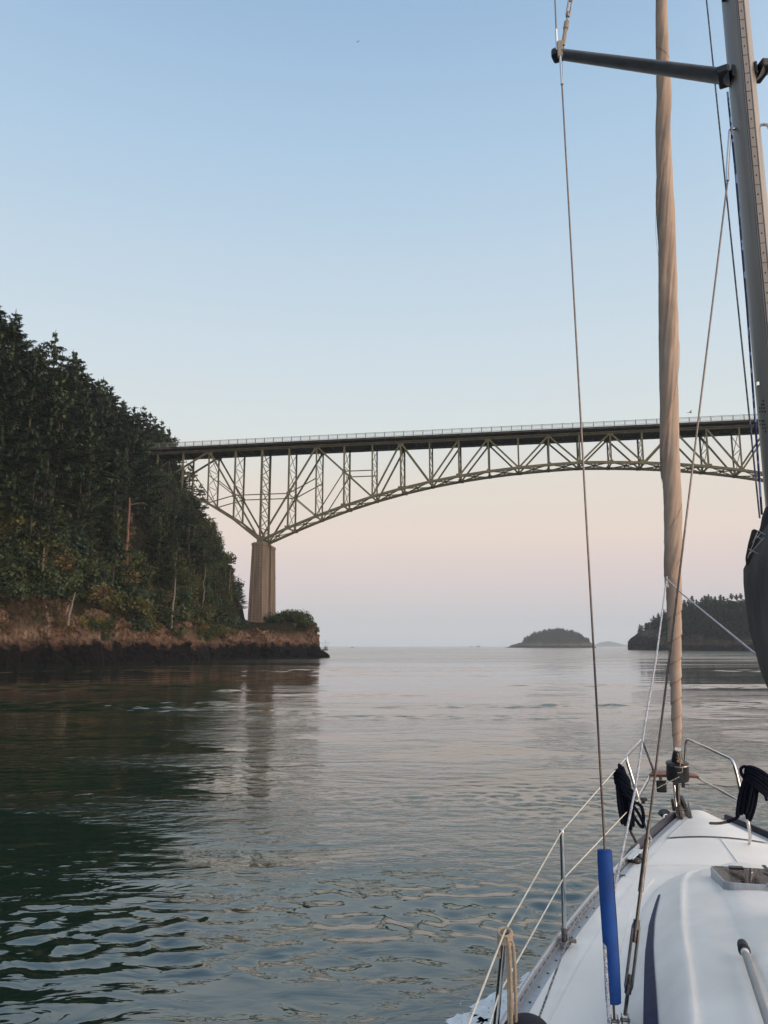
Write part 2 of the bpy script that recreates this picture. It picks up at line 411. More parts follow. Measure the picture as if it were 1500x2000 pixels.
    lk(last, b.inputs['Base Color']); b.inputs['Roughness'].default_value = 0.9; b.inputs['Specular IOR Level'].default_value = 0.12
    bs = nd('ShaderNodeMath'); bs.operation = 'MULTIPLY_ADD'; lk(v.outputs['Distance'], bs.inputs[0]); bs.inputs[1].default_value = 0.6; lk(c.outputs['Fac'], bs.inputs[2])
    bm = nd('ShaderNodeBump'); bm.inputs['Distance'].default_value = 1.8 / scale; lk(bs.outputs[0], bm.inputs['Height']); lk(bm.outputs[0], b.inputs['Normal'])
    return m
M['rock'] = rock_mat('shore_rock')
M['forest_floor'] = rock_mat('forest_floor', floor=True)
M['rock_far'] = rock_mat('distant_rock', dark_to=3.8, pale=(0.15, 0.11, 0.085), red=(0.10, 0.062, 0.042), scale=0.35, veg_from=9)

def foliage_mat(name, c1, c2, c3):
    m, n, b = new_mat(name)
    nd = n.nodes.new; lk = n.links.new
    oi = nd('ShaderNodeObjectInfo'); g = nd('ShaderNodeNewGeometry')
    a = nd('ShaderNodeTexNoise'); a.inputs['Scale'].default_value = 0.42; a.inputs['Detail'].default_value = 4; lk(g.outputs['Position'], a.inputs['Vector'])
    q = nd('ShaderNodeMath'); q.operation = 'MULTIPLY_ADD'; lk(g.outputs['Random Per Island'], q.inputs[0]); q.inputs[1].default_value = 0.24; lk(a.outputs['Fac'], q.inputs[2])
    q2 = nd('ShaderNodeMath'); q2.operation = 'MULTIPLY_ADD'; lk(oi.outputs['Random'], q2.inputs[0]); q2.inputs[1].default_value = 0.34; lk(q.outputs[0], q2.inputs[2])
    r = nd('ShaderNodeValToRGB'); lk(q2.outputs[0], r.inputs[0])
    r.color_ramp.elements[0].position = 0.5; r.color_ramp.elements[0].color = (*c1, 1)
    r.color_ramp.elements[1].position = 0.98; r.color_ramp.elements[1].color = (*c3, 1)
    e = r.color_ramp.elements.new(0.72); e.color = (*c2, 1)
    lk(r.outputs[0], b.inputs['Base Color']); b.inputs['Roughness'].default_value = 0.75; b.inputs['Specular IOR Level'].default_value = 0.25
    return m
M['fir'] = foliage_mat('fir_needles', (0.008, 0.018, 0.011), (0.022, 0.042, 0.022), (0.064, 0.086, 0.036))
M['fir_light'] = foliage_mat('light_fir_needles', (0.018, 0.032, 0.013), (0.038, 0.054, 0.020), (0.085, 0.090, 0.030))
M['fir_brown'] = foliage_mat('browning_needles', (0.05, 0.04, 0.018), (0.085, 0.06, 0.024), (0.12, 0.085, 0.035))
M['leaf'] = foliage_mat('shrub_leaves', (0.014, 0.024, 0.010), (0.034, 0.046, 0.016), (0.085, 0.082, 0.026))
M['leaf_yellow'] = foliage_mat('yellow_green_leaves', (0.045, 0.046, 0.012), (0.085, 0.075, 0.020), (0.14, 0.11, 0.03))
M['bark'] = mat('grey_brown_bark', (0.055, 0.046, 0.040), 0.9, var=0.4, scale=2.5, stretch=(3, 3, 0.5))
M['bark_pale'] = mat('pale_weathered_bark', (0.15, 0.125, 0.10), 0.9, var=0.3, scale=2.5, stretch=(3, 3, 0.5))
M['bark_red'] = mat('reddish_bark', (0.14, 0.072, 0.052), 0.9, var=0.35, scale=2.5, stretch=(3, 3, 0.5))

M['bridge_paint'] = mat('olive_bridge_paint', (0.105, 0.120, 0.058), 0.65, var=0.3, scale=0.7, detail=9, col2=(0.165, 0.135, 0.075))
M['bridge_dark'] = mat('dark_bridge_steel', (0.040, 0.043, 0.036), 0.7, var=0.25, scale=0.6)
M['deck_dark'] = mat('shade_dark_deck_underside', (0.010, 0.010, 0.013), 0.8, var=0.3, scale=0.5)  # near-black base colour stands for the shade under the deck
M['fascia'] = mat('weathered_fascia', (0.028, 0.023, 0.021), 0.8, var=0.4, scale=0.9, col2=(0.07, 0.06, 0.05), contrast=(0.45, 0.75))
M['railing'] = mat('grey_green_railing_paint', (0.16, 0.18, 0.16), 0.7, var=0.1)
def pier_mat():
    m, n, b = new_mat('board_marked_concrete')
    nd = n.nodes.new; lk = n.links.new
    t = nd('ShaderNodeTexCoord'); mp = nd('ShaderNodeMapping'); mp.inputs['Scale'].default_value = (1.6, 1.6, 0.07); lk(t.outputs['Object'], mp.inputs[0])
    a = nd('ShaderNodeTexNoise'); a.inputs['Scale'].default_value = 1.6; a.inputs['Detail'].default_value = 6; a.inputs['Roughness'].default_value = 0.7; lk(mp.outputs[0], a.inputs['Vector'])
    r = nd('ShaderNodeValToRGB'); lk(a.outputs['Fac'], r.inputs[0])
    r.color_ramp.elements[0].position = 0.3; r.color_ramp.elements[0].color = (0.065, 0.047, 0.036, 1)
    r.color_ramp.elements[1].position = 0.72; r.color_ramp.elements[1].color = (0.23, 0.178, 0.135, 1)
    w = nd('ShaderNodeTexWave'); w.bands_direction = 'Z'; w.inputs['Scale'].default_value = 0.42; w.inputs['Distortion'].default_value = 2.5; w.inputs['Detail'].default_value = 2; lk(t.outputs['Object'], w.inputs['Vector'])
    mr = nd('ShaderNodeMapRange'); mr.inputs['From Max'].default_value = 0.25; mr.inputs['To Min'].default_value = 0.8; lk(w.outputs['Fac'], mr.inputs['Value'])
    sc = nd('ShaderNodeVectorMath'); sc.operation = 'SCALE'; lk(r.outputs[0], sc.inputs[0]); lk(mr.outputs[0], sc.inputs['Scale'])
    lk(sc.outputs[0], b.inputs['Base Color']); b.inputs['Roughness'].default_value = 0.9
    bm = nd('ShaderNodeBump'); bm.inputs['Distance'].default_value = 0.08; lk(a.outputs['Fac'], bm.inputs['Height']); lk(bm.outputs[0], b.inputs['Normal'])
    return m
M['pier'] = pier_mat()
M['foam'] = mat('sea_foam', (0.62, 0.68, 0.72), 0.7, var=0.12, scale=14, bump=0.01, bscale=40)
M['far_hill'] = mat('distant_hill', (0.035, 0.045, 0.035), 0.9, var=0.2, scale=0.01)
M['boat_dark'] = mat('dark_boat_paint', (0.025, 0.03, 0.035), 0.5)
M['boat_white'] = mat('boat_house_paint', (0.16, 0.17, 0.17), 0.5)
M['bird'] = mat('gull_feathers', (0.16, 0.16, 0.17), 0.8)
# ------------------------------------------------------------------ water: one sheet to the horizon
RAD = 6500.0
def value_noise(X, Y, seed, octaves=3):
    rs_ = np.random.RandomState(seed); T = rs_.rand(256, 256); out_ = np.zeros_like(X); amp = 1.0; tot = 0
    for o in range(octaves):
        x = X * 2 ** o + 17.3 * o; y = Y * 2 ** o + 5.1 * o
        xi = np.floor(x).astype(int); yi = np.floor(y).astype(int); fx = x - xi; fy = y - yi
        fx = fx * fx * (3 - 2 * fx); fy = fy * fy * (3 - 2 * fy)
        a = T[xi % 256, yi % 256]; b = T[(xi + 1) % 256, yi % 256]; c = T[xi % 256, (yi + 1) % 256]; d = T[(xi + 1) % 256, (yi + 1) % 256]
        out_ += amp * ((a * (1 - fx) + b * fx) * (1 - fy) + (c * (1 - fx) + d * fx) * fy); tot += amp; amp *= .5
    return out_ / tot
def sstep(v, a, b): t = np.clip((v - a) / (b - a), 0, 1); return t * t * (3 - 2 * t)
rr_w = [1.0, 2.0, 3.0, 4.0]
while rr_w[-1] < 260: rr_w.append(rr_w[-1] + min(1.1, max(.05, .0040 * rr_w[-1])))
rr_w += [270, 290, 330, 400, 520, 700, 1000, 1500, 2300, 3500, 5000, RAD]
rr_w = np.array(rr_w)
az = np.concatenate([np.arange(-50, 50, .24), np.arange(50, 310, 2.5)]) * math.pi / 180
RR, AA = np.meshgrid(rr_w, az, indexing='ij')
WX = RR * np.sin(AA); WY = RR * np.cos(AA); WZ = np.zeros_like(WX)
streak = sstep(value_noise(WX / 26 + 60, WY / 6.5 + 80, 3, 3), .50, .66)
# two tide lines of broken water off the near shore
for (y0_, sl0, hw0, xa, xb) in ((54, .06, 3.4, -52, -4), (27.5, .10, 1.5, -24, -3), (36, -.05, 1.2, -22, 2)):
    streak = np.maximum(streak, sstep(1 - np.abs(WY - y0_ - sl0 * WX - 2.2 * (value_noise(WX / 6 + 50, WY / 6 + 50, 5, 2) - .5) * hw0) / hw0, 0, .7) * sstep(WX, xa, xa + 6) * (1 - sstep(WX, xb - 8, xb)) * (.35 + .65 * sstep(value_noise(WX / 5 + 90, WY / 2 + 50, 15, 2), .35, .6)))
patch = sstep(value_noise(WX / 34 + 40, WY / 15 + 90, 8, 3), .42, .58)
mask = .07 + .62 * patch + 1.0 * streak
near_p = .25 + 1.0 * sstep(value_noise(WX / 5.5 + 70, WY / 1.7 + 70, 21, 3), .40, .60)
dr_ = np.maximum(.05, .0040 * RR)
rw = np.random.RandomState(12); NC = 120
for c_i in range(NC):
    lam = .17 * (5.5 / .17) ** ((c_i + rw.rand()) / NC)
    th = rw.normal(0, .62) + .2; kx = math.sin(th) * 2 * math.pi / lam; ky = math.cos(th) * 2 * math.pi / lam
    sl_ = .0185 if lam < .5 else .0105 if lam < 1.3 else .0065 if lam < 2.6 else .0030
    a_ = sl_ * lam / (2 * math.pi) * sstep(lam / dr_, 3.0, 5.5)
    WZ += a_ * np.sin(kx * WX + ky * WY + rw.rand() * 6.28) * (mask * near_p if lam < .5 else .07 + .12 * patch + (.25 + 2.3 * sstep(RR, 18, 42)) * streak if lam < 2.6 else .45)
WZ *= 1 - sstep(RR, 200, 258)
nr_, na_ = WX.shape
me = bpy.data.meshes.new('water')
vv = np.stack([WX, WY, WZ], -1).reshape(-1, 3)
vv = np.concatenate([vv, [[0, 0, 0]]])
I = np.arange(nr_ - 1)[:, None] * na_; J = np.arange(na_)[None, :]; J2 = (J + 1) % na_
quads = np.stack([I + J, I + J2, I + na_ + J2, I + na_ + J], -1).reshape(-1, 4)[:, ::-1]
tris = np.stack([np.full(na_, nr_ * na_), J2[0], J[0]], -1)
loops = np.concatenate([quads.ravel(), tris.ravel()]).astype(np.int32)
nf = len(quads) + len(tris)
me.vertices.add(len(vv)); me.vertices.foreach_set('co', vv.ravel())
me.loops.add(len(loops)); me.loops.foreach_set('vertex_index', loops)
me.polygons.add(nf)
me.polygons.foreach_set('loop_start', np.concatenate([np.arange(len(quads)) * 4, len(quads) * 4 + np.arange(len(tris)) * 3]).astype(np.int32))
me.polygons.foreach_set('use_smooth', [True] * nf)
me.materials.append(M['water']); me.update(calc_edges=True); me.validate()
wo = bpy.data.objects.new('water', me); COL.objects.link(wo)
print('water', len(vv), me.polygons[100].normal, len(me.polygons))
tag(wo, 'calm green sea water with rippled patches', None, kind='structure')

# ------------------------------------------------------------------ the near land: rocky shore and wooded hill
SHORE = [(-60, -420), (-95, -250), (-85, -120), (-92, -30), (-92, 40), (-72, 72), (-60, 95), (-55, 112), (-49.5, 122), (-46, 129), (-44.5, 138), (-43, 145), (-41, 156), (-39, 165), (-37.5, 175), (-34, 183), (-30, 190), (-25, 194), (-20, 198.5), (-16.2, 203), (-15.6, 206),
         (-17.5, 210), (-21, 214), (-27, 218), (-34, 224), (-42, 234), (-56, 250), (-90, 275), (-150, 300)]
TOE = [(-64, -420), (-99, -250), (-89, -120), (-96, -30), (-96, 40), (-75, 72), (-62.5, 95), (-57.5, 112), (-52, 122), (-49, 129), (-47.5, 138), (-46, 145), (-44, 156), (-42, 165), (-40, 175), (-38.5, 183), (-37, 191), (-36.8, 198), (-37.0, 206), (-38.5, 213), (-44, 222), (-50, 236), (-62, 252), (-94, 280), (-150, 305)]
def poly_dist(pl, X, Y):
    """distance to an open polyline, positive on the land side (left of its direction of travel)"""
    best = np.full(X.shape, 1e9); sg = np.ones(X.shape)
    for (x0, y0), (x1, y1) in zip(pl[:-1], pl[1:]):
        dx, dy = x1 - x0, y1 - y0; l2 = dx * dx + dy * dy
        t = np.clip(((X - x0) * dx + (Y - y0) * dy) / l2, 0, 1)
        ex = X - (x0 + t * dx); ey = Y - (y0 + t * dy)
        d = np.hypot(ex, ey)
        s_ = np.sign(dx * (Y - y0) - dy * (X - x0)); s_[s_ == 0] = 1
        k = d < best - 1e-6
        best = np.where(k, d, best); sg = np.where(k, s_, sg)
    return best * sg
def fnoise(x, y, z=0.0, oct=5):
    return noise.fractal(Vector((x, y, z)), 1.0, 2.0, oct, noise_basis='PERLIN_ORIGINAL')
def shelf_h(x, y):
    # height of the rock shelf above the tide, along the shore
    base = interp(y, [40, 112, 130, 140, 150, 165, 180, 190, 200, 210, 240], [9, 9.0, 8.8, 6.6, 6.4, 7.6, 6.4, 6.6, 8.5, 8.8, 9])
    return base
def ground_z(x, y):
    X = np.array([x]); Y = np.array([y])
    return float(ground_arr(X, Y)[0])
def ground_arr(X, Y):
    d1 = poly_dist(SHORE, X, Y); d2 = poly_dist(TOE, X, Y)
    sh = np.interp(Y, [40, 112, 130, 140, 150, 165, 180, 190, 200, 210, 240], [9, 9.0, 8.8, 6.6, 6.4, 7.6, 6.4, 6.6, 8.5, 8.8, 9])
    Hm = np.interp(Y, [-50, 40, 110, 150, 180, 200, 240, 300], [72, 62, 52, 52, 50, 49, 50, 50])
    Lm = np.interp(Y, [40, 110, 150, 170, 185, 200, 240], [23, 23, 22, 20, 17, 15.5, 16])
    hill = Hm * (1 - np.exp(-np.maximum(d2, 0) / Lm))
    z = sh * np.clip(d1 / 2.4, 0, 1) ** 0.8 + hill + 0.9 * np.clip((d1 - 2) / 6, 0, 1) * (Y > 185)
    return np.where(d1 < 0.4, -3.0, z - np.where(d1 < 2.6, 1.6, 0.3))
g_ = MB()
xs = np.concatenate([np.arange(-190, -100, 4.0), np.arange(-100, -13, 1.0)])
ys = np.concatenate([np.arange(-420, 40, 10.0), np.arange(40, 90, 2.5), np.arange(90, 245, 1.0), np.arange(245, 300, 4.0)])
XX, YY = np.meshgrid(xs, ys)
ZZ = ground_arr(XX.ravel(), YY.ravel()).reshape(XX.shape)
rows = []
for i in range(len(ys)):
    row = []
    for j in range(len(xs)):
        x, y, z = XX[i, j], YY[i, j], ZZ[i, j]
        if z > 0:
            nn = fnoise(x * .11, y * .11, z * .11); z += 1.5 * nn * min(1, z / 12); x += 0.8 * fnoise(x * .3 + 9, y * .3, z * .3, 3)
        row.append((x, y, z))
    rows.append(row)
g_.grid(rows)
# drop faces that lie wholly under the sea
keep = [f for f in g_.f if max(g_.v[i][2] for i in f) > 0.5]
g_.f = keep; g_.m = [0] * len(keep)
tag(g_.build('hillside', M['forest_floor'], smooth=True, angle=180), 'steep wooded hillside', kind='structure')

# the cliff ribbon along the waterline
def resample(pl, step):
    out_ = []
    for (x0, y0), (x1, y1) in zip(pl[:-1], pl[1:]):
        ln = math.hypot(x1 - x0, y1 - y0); k = max(1, int(ln / step))
        for q in range(k): out_.append((x0 + (x1 - x0) * q / k, y0 + (y1 - y0) * q / k))
    out_.append(pl[-1]); return out_
vis = [p for p in SHORE if p[1] < 236]
sp_ = smoothpath([(x, y, 0) for x, y in vis], 6)
sp_ = resample([(p.x, p.y) for p in sp_], 0.28)
prof = [(-2.0, -2.5)] + [(0.0 + 1.9 * (k / 38) ** 1.3, k / 38.0) for k in range(39)] + [(2.8, 1.04), (4.0, 1.03), (5.5, 0.97), (7.5, 0.6)]
rows = []
for i, (x, y) in enumerate(sp_):
    x0, y0 = sp_[max(i - 7, 0)]; x1, y1 = sp_[min(i + 7, len(sp_) - 1)]
    nx, ny = -(y1 - y0), (x1 - x0); l_ = math.hypot(nx, ny); nx /= l_; ny /= l_     # inland normal
    hc = shelf_h(x, y) * (1 + 0.14 * fnoise(x * .08, y * .08, 3, 3)) + 1.3 * fnoise(x * .3, y * .3, 1, 3)
    row = []
    for (ins, uz) in prof:
        z = uz * hc if uz > 0 else uz
        # buttresses, ledges and broken blocks
        big = 3.4 * fnoise(x * .12, y * .12, z * .04 + 5, 3)
        mid = 1.9 * fnoise(x * .42, y * .42, z * .30 + 2, 4)
        v1 = noise.voronoi(Vector((x * .55, y * .55, z * .75)))[0]
        blk = 1.3 * (v1[1] - v1[0])
        small = 0.55 * fnoise(x * 1.3, y * 1.3, z * 1.1, 4)
        foot = -1.5 * max(0, 1 - z / 3.2) if z > -1 else -1.5      # the tidal ledge spreads out at the foot
        k = 1.0 if uz <= 1 else max(0, 1 - (ins - 2) / 4)
        off = ins + foot + 0.9 + (big * .8 + mid - blk + small) * k * 0.95
        zz = z + (0.5 * fnoise(x * .9, y * .9, z * .9 + 8, 3)) * k
        row.append((x + nx * off, y + ny * off, zz))
    rows.append(row)
c_ = MB(); c_.grid(rows)
tag(c_.build('shore_cliff', M['rock']), 'rocky shore with a black tidal band', kind='structure')

# tumbled boulders on the dark ledge below the bridge
def boulder(name, c, r, seed, mat_=None):
    rr = random.Random(seed); m_ = MB(); n1, n2 = 14, 9; vs = []
    for i in range(n2 + 1):
        for j in range(n1):
            th = math.pi * i / n2; ph = 2 * math.pi * j / n1
            p = Vector((math.sin(th) * math.cos(ph), math.sin(th) * math.sin(ph), math.cos(th)))
            q = 1 + 0.35 * fnoise(p.x * 1.3 + seed, p.y * 1.3, p.z * 1.3, 3)
            vs.append((p.x * q * r, p.y * q * r * 0.85, p.z * q * r * 0.7))
    fs = [(i * n1 + j, (i + 1) * n1 + j, (i + 1) * n1 + (j + 1) % n1, i * n1 + (j + 1) % n1) for i in range(n2) for j in range(n1)]
    m_.add(vs, fs); o = m_.build(name, mat_ or M['rock'], smooth=True, angle=30); o.location = c; return o
for i, (px, Y, z, r_) in enumerate([(474, 190, 1.6, 2.3), (452, 187, 1.0, 1.8), (438, 184, 1.9, 1.5), (492, 193, 0.9, 1.9), (420, 180, 0.8, 1.7), (515, 195, 1.6, 1.4)]):
    p = world_at(px, 1262, Y)
    tag(boulder('boulder', (p.x, Y, z), r_, 3 * i + 1), 'dark wet boulder tumbled on the tidal ledge left of the bridge pier', 'boulder', 'boulders on the ledge by the pier')

# the bare crag that shows between the trees below the red trunk
def crag():
    p = world_at(279, 1152, 158)
    b_ = boulder('rock_outcrop', (-51.2, 158, 12.5), 5.2, 77); b_.scale = (.8, 1.0, 1.5)
    tag(b_, 'bare pinkish rock crag showing between the trees below the bare reddish trunk', 'rock')
crag()
# ------------------------------------------------------------------ trees
def fir_meshes(seed, h, r0, start=0.22, dens=1.0, lean=0.0, gap=0.12, spray=1.0, top_sharp=0.8, bark='bark', leaf='fir', dead=6):
    rr = random.Random(seed); nr = np.random.RandomState(seed)
    tb = MB(); k = 9; ax = []
    bx, by = rr.uniform(-1, 1), rr.uniform(-1, 1)
    for i in range(k + 1):
        t = i / k
        ax.append(Vector((bx * 0.25 * math.sin(3 * t) * h / 25 + lean * h * t * t, by * 0.25 * math.sin(2.4 * t) * h / 25, t * h)))
    tr = 0.0145 * h
    tb.tube(ax, [tr * (1 - i / k) ** 0.85 + 0.015 for i in range(k + 1)], 7)
    def axis(t):
        q = min(max(t, 0), 0.9999) * k; i = int(q); return ax[i].lerp(ax[i + 1], q - i)
    for i in range(dead):        # bare dead twigs on the lower trunk
        t = rr.uniform(0.10, start + 0.22); a = rr.uniform(0, 6.283); ln = rr.uniform(0.04, 0.10) * h
        p = axis(t); d = Vector((math.cos(a), math.sin(a), rr.uniform(-.25, .15)))
        tb.tube([p, p + d * ln * .5, p + d * ln + Vector((0, 0, -.1 * ln))], [0.05, 0.035, 0.01], 4)
    V = []; F = []
    def quad(a, b, c, d):
        n0 = len(V); V.extend((a, b, c, d)); F.append((n0, n0 + 1, n0 + 2, n0 + 3))
    levels = int(46 * dens * (1 - start))
    for li in range(levels):
        t = start + (1 - start) * ((li + rr.uniform(0, .9)) / levels) ** .86
        if rr.random() < gap * 0.5: continue
        u = (t - start) / (1 - start)
        prof_r = (min(1, u * 4.0 + 0.35)) * (1 - u) ** top_sharp + 0.05
        nb = 5 if u < 0.85 else 4
        a0 = rr.uniform(0, 6.283)
        for bi in range(nb):
            if rr.random() < gap: continue
            a = a0 + bi * 6.283 / nb + rr.uniform(-.5, .5)
            ln = r0 * prof_r * rr.uniform(0.4, 1.3)
            if ln < 0.25: ln = 0.25
            up = 0.35 * u + rr.uniform(-.22, .12)
            p0 = axis(t); dx, dy = math.cos(a), math.sin(a)
            sx, sy = -dy, dx
            curve = rr.uniform(-.28, .02)
            nseg = max(3, int(ln / 0.27))
            for j in range(nseg):
                s0 = (j + rr.random() * .6) / nseg
                if s0 < 0.18 and u < 0.75: continue
                L0 = ln * s0; z0 = up * L0 + curve * L0 * s0 + 0.12 * ln * s0 * s0
                c = Vector((p0.x + dx * L0, p0.y + dy * L0, p0.z + z0))
                wdt = min(.95, (0.30 * ln * (1 - s0 * .75) + 0.26)) * spray
                for sgn in (-1, 1):
                    for q in range(3):
                        an = rr.uniform(.45, 1.15); le = wdt * rr.uniform(.7, 1.25)
                        ex = dx * math.cos(an) + sx * sgn * math.sin(an); ey = dy * math.cos(an) + sy * sgn * math.sin(an)
                        ez = rr.uniform(-.42, .12)
                        e = Vector((ex, ey, ez)) * le
                        hw = rr.uniform(.07, .15) * spray * (0.6 + 0.5 * min(1, ln / 3))
                        wv = Vector((-ey, ex, rr.uniform(-.9, .9))).normalized() * hw
                        quad(c - wv * .5, c + e * .5 - wv, c + e, c + e * .45 + wv)
                # the hanging underside of the bough
                if rr.random() < .8:
                    e = Vector((dx * rr.uniform(0, .5), dy * rr.uniform(0, .5), -1)) * rr.uniform(.3, .8) * spray
                    wv = Vector((sx, sy, 0)) * rr.uniform(.12, .3) * spray
                    quad(c - wv, c + wv, c + e + wv * .4, c + e - wv * .4)
    # leader
    p = ax[-1]
    for q in range(5):
        a = rr.uniform(0, 6.28); wv = Vector((math.cos(a), math.sin(a), 0)) * .1
        quad(p - wv - Vector((0, 0, .7)), p + wv - Vector((0, 0, .7)), p + wv * .2 + Vector((0, 0, .5)), p - wv * .2 + Vector((0, 0, .5)))
    cb = MB(); cb.v = [tuple(v) for v in V]; cb.f = F; cb.m = [0] * len(F)
    def mesh(name, b, mt_):
        me = bpy.data.meshes.new(name); me.from_pydata(b.v, [], b.f); me.materials.append(mt_)
        return me
    tm = mesh('trunk', tb, M[bark]); tm.polygons.foreach_set('use_smooth', [True] * len(tm.polygons))
    return tm, mesh('crown', cb, M[leaf])

H0 = 25.0
FIRS = []
for q in range(7):
    FIRS.append(fir_meshes(100 + q, H0, rnd.uniform(5.4, 7.4), start=[.06, .2, .04, .12, .26, .08, .16][q], dens=rnd.uniform(.46, .7), lean=rnd.uniform(-.02, .02), gap=[.12, .2, .15, .28, .2, .15, .3][q], spray=1.1, top_sharp=rnd.uniform(.6, .95)))
LFIRS = [fir_meshes(200 + q, 14.0, 3.6, start=[.08, .22, .05][q], dens=.8, gap=[.12, .22, .1][q], spray=.8, top_sharp=.6, leaf='fir_light', bark='bark_pale', dead=10, lean=.02) for q in range(3)]
SFIRS = [fir_meshes(300 + q, 9.0, 2.7, start=.04, dens=.62, gap=.15, spray=.75, top_sharp=.5, leaf='fir', bark='bark', dead=4, lean=.04) for q in range(3)]

def plant(meshes, loc, scale, rz, label, group, name='fir_tree', cat='tree', tilt=0.0):
    e = empty(name, loc); e.scale = (scale[0], scale[0], scale[1]); e.rotation_euler = (tilt, 0, rz)
    tag(e, label, cat, group)
    for me in meshes:
        o = bpy.data.objects.new(me.name.split('.')[0], me); COL.objects.link(o); o.parent = e
    return e
def toe_dist(x, y): return float(poly_dist(TOE, np.array([x]), np.array([y]))[0])
def shore_dist(x, y): return float(poly_dist(SHORE, np.array([x]), np.array([y]))[0])
def to_px(p):
    d = p[1] * math.cos(PITCH) + (p[2] - EYE) * math.sin(PITCH); u = (p[2] - EYE) * math.cos(PITCH) - p[1] * math.sin(PITCH)
    return 750 + FPX * p[0] / d, 1000 - FPX * u / d
# the skyline of the hill, measured in the photograph (photo x -> photo y of the tree tops)
SKX = [-200, -60, 0, 30, 62, 95, 130, 160, 200, 240, 265, 290, 305, 330, 345, 380, 400, 420, 445, 470, 490]
SKYY = [420, 510, 566, 598, 602, 632, 655, 695, 712, 772, 790, 812, 822, 845, 900, 935, 965, 995, 1040, 1082, 1112]
FRX = [268, 285, 300, 320, 345, 400, 430, 445, 470, 490]
FRY = [830, 885, 925, 955, 972, 986, 996, 1030, 1085, 1114]
cand = []
tries = 0
rt = random.Random(42)
while tries < 9000 and len(cand) < 285:
    tries += 1
    x = rt.uniform(-118, -36); y = rt.uniform(84, 236)
    d = toe_dist(x, y)
    if d < 0.6 or d > 44: continue
    px = 750 + 1500 * x / (y + 5)
    if px < -230 or px > 500: continue
    sp0 = 3.2 if d < 12 else 5.1
    if y > 196: sp0 = 3.6
    if any((x - a) ** 2 + (y - b) ** 2 < sp0 ** 2 for a, b, _ in cand): continue
    if 247 < 1500 * x / (y + 5) + 750 < 318 and x > -52.5 and 140 < y < 168: continue
    # keep the bridge's own corridor clear
    tpar = (x + 33.12) * math.cos(-.1754) + (y - 203.1) * math.sin(-.1754); npar = -(x + 33.12) * math.sin(-.1754) + (y - 203.1) * math.cos(-.1754)
    if -1.6 < npar < 8.6: continue
    cand.append((x, y, d))
cand.sort(key=lambda c: c[1])
TREE_N = 0
for (x, y, d) in cand:
    gz = ground_z(x, y) + 0.1
    behind = y > 203.1 + (x + 33.12) * -.177
    # the natural height, then never above the measured skyline
    if d < 2.5: h = rt.uniform(7, 12)
    elif d < 7: h = rt.uniform(11, 20)
    else: h = rt.uniform(18, 29)
    if x > -50 and y > 180: h = min(h, rt.uniform(5.5, 9.5) if x > -46 else rt.uniform(7, 12))
    jit = rt.random() ** 1.5 * 62
    for it in range(30):
        px, py = to_px((x, y, gz + h))
        lim = interp(px, SKX, SKYY) if (behind or px < 268) else interp(px, FRX, FRY)
        if py >= lim - 2 + jit: break
        h *= 0.95
    if h < 3.5: continue
    px, py = to_px((x, y, gz + h))
    edge = py < interp(px, SKX, SKYY) + 45
    if h > 13:
        ms = rt.choice(FIRS); s = h / 25.0; wd = max(s, .62) * rt.uniform(.9, 1.45)
    elif d < 12 and rt.random() < .55:
        ms = rt.choice(LFIRS); s = h / 14.0; wd = s * rt.uniform(.9, 1.3)
    else:
        ms = rt.choice(SFIRS); s = h / 9.0; wd = s * rt.uniform(.9, 1.3)
    zone = 'at the left edge of the view' if px < 95 else 'left of the bare reddish trunk' if px < 235 else 'near the bridge end'
    if behind:
        lab, grp = 'dark fir growing behind the steel bridge at its left end', 'firs behind the left end of the bridge'
    elif edge and px < 345:
        lab, grp = 'tall dark fir tipping the left hill skyline, ' + zone, 'skyline firs of the left hill ' + zone
    elif ms in LFIRS:
        lab, grp = 'light green sparse fir above the shore rocks, ' + zone, 'light green firs above the shore rocks ' + zone
    elif x > -52 and y > 178:
        lab, grp = 'small dark fir on the steep slope between the hill and the concrete bridge pier', 'small firs on the slope beside the bridge pier'
    elif d < 9:
        lab, grp = 'dark fir at the foot of the wooded hill, ' + zone, 'dark firs at the foot of the hill ' + zone
    else:
        lab, grp = 'tall fir inside the dense wood, below its skyline, ' + zone, 'firs inside the wood ' + zone
    plant(ms, (x, y, gz - .4), (wd, s), rt.uniform(0, 6.28), lab, grp, tilt=rt.uniform(-.04, .04)); TREE_N += 1

# the firs that look over the parapet at the left end of the bridge
for (px, py, Y) in ((292, 806, 224), (304, 818, 229), (318, 822, 222), (330, 836, 226), (341, 852, 221), (300, 840, 219), (352, 880, 222), (372, 905, 224), (392, 945, 223), (282, 796, 236)):
    p = world_at(px, py, Y); gz = ground_z(p.x, Y); h = max(6, p.z - gz)
    ms = FIRS[px % 7] if h > 12 else SFIRS[px % 3]; s = h / (25.0 if h > 12 else 9.0)
    plant(ms, (p.x, Y, gz), (max(s, .5) * 1.05, s), px * 1.7, 'fir looking over the railing at the left end of the bridge' if py < 860 else 'fir seen through the leftmost panels of the bridge truss', 'firs over the railing at the left end of the bridge' if py < 860 else 'firs seen through the leftmost truss panels')
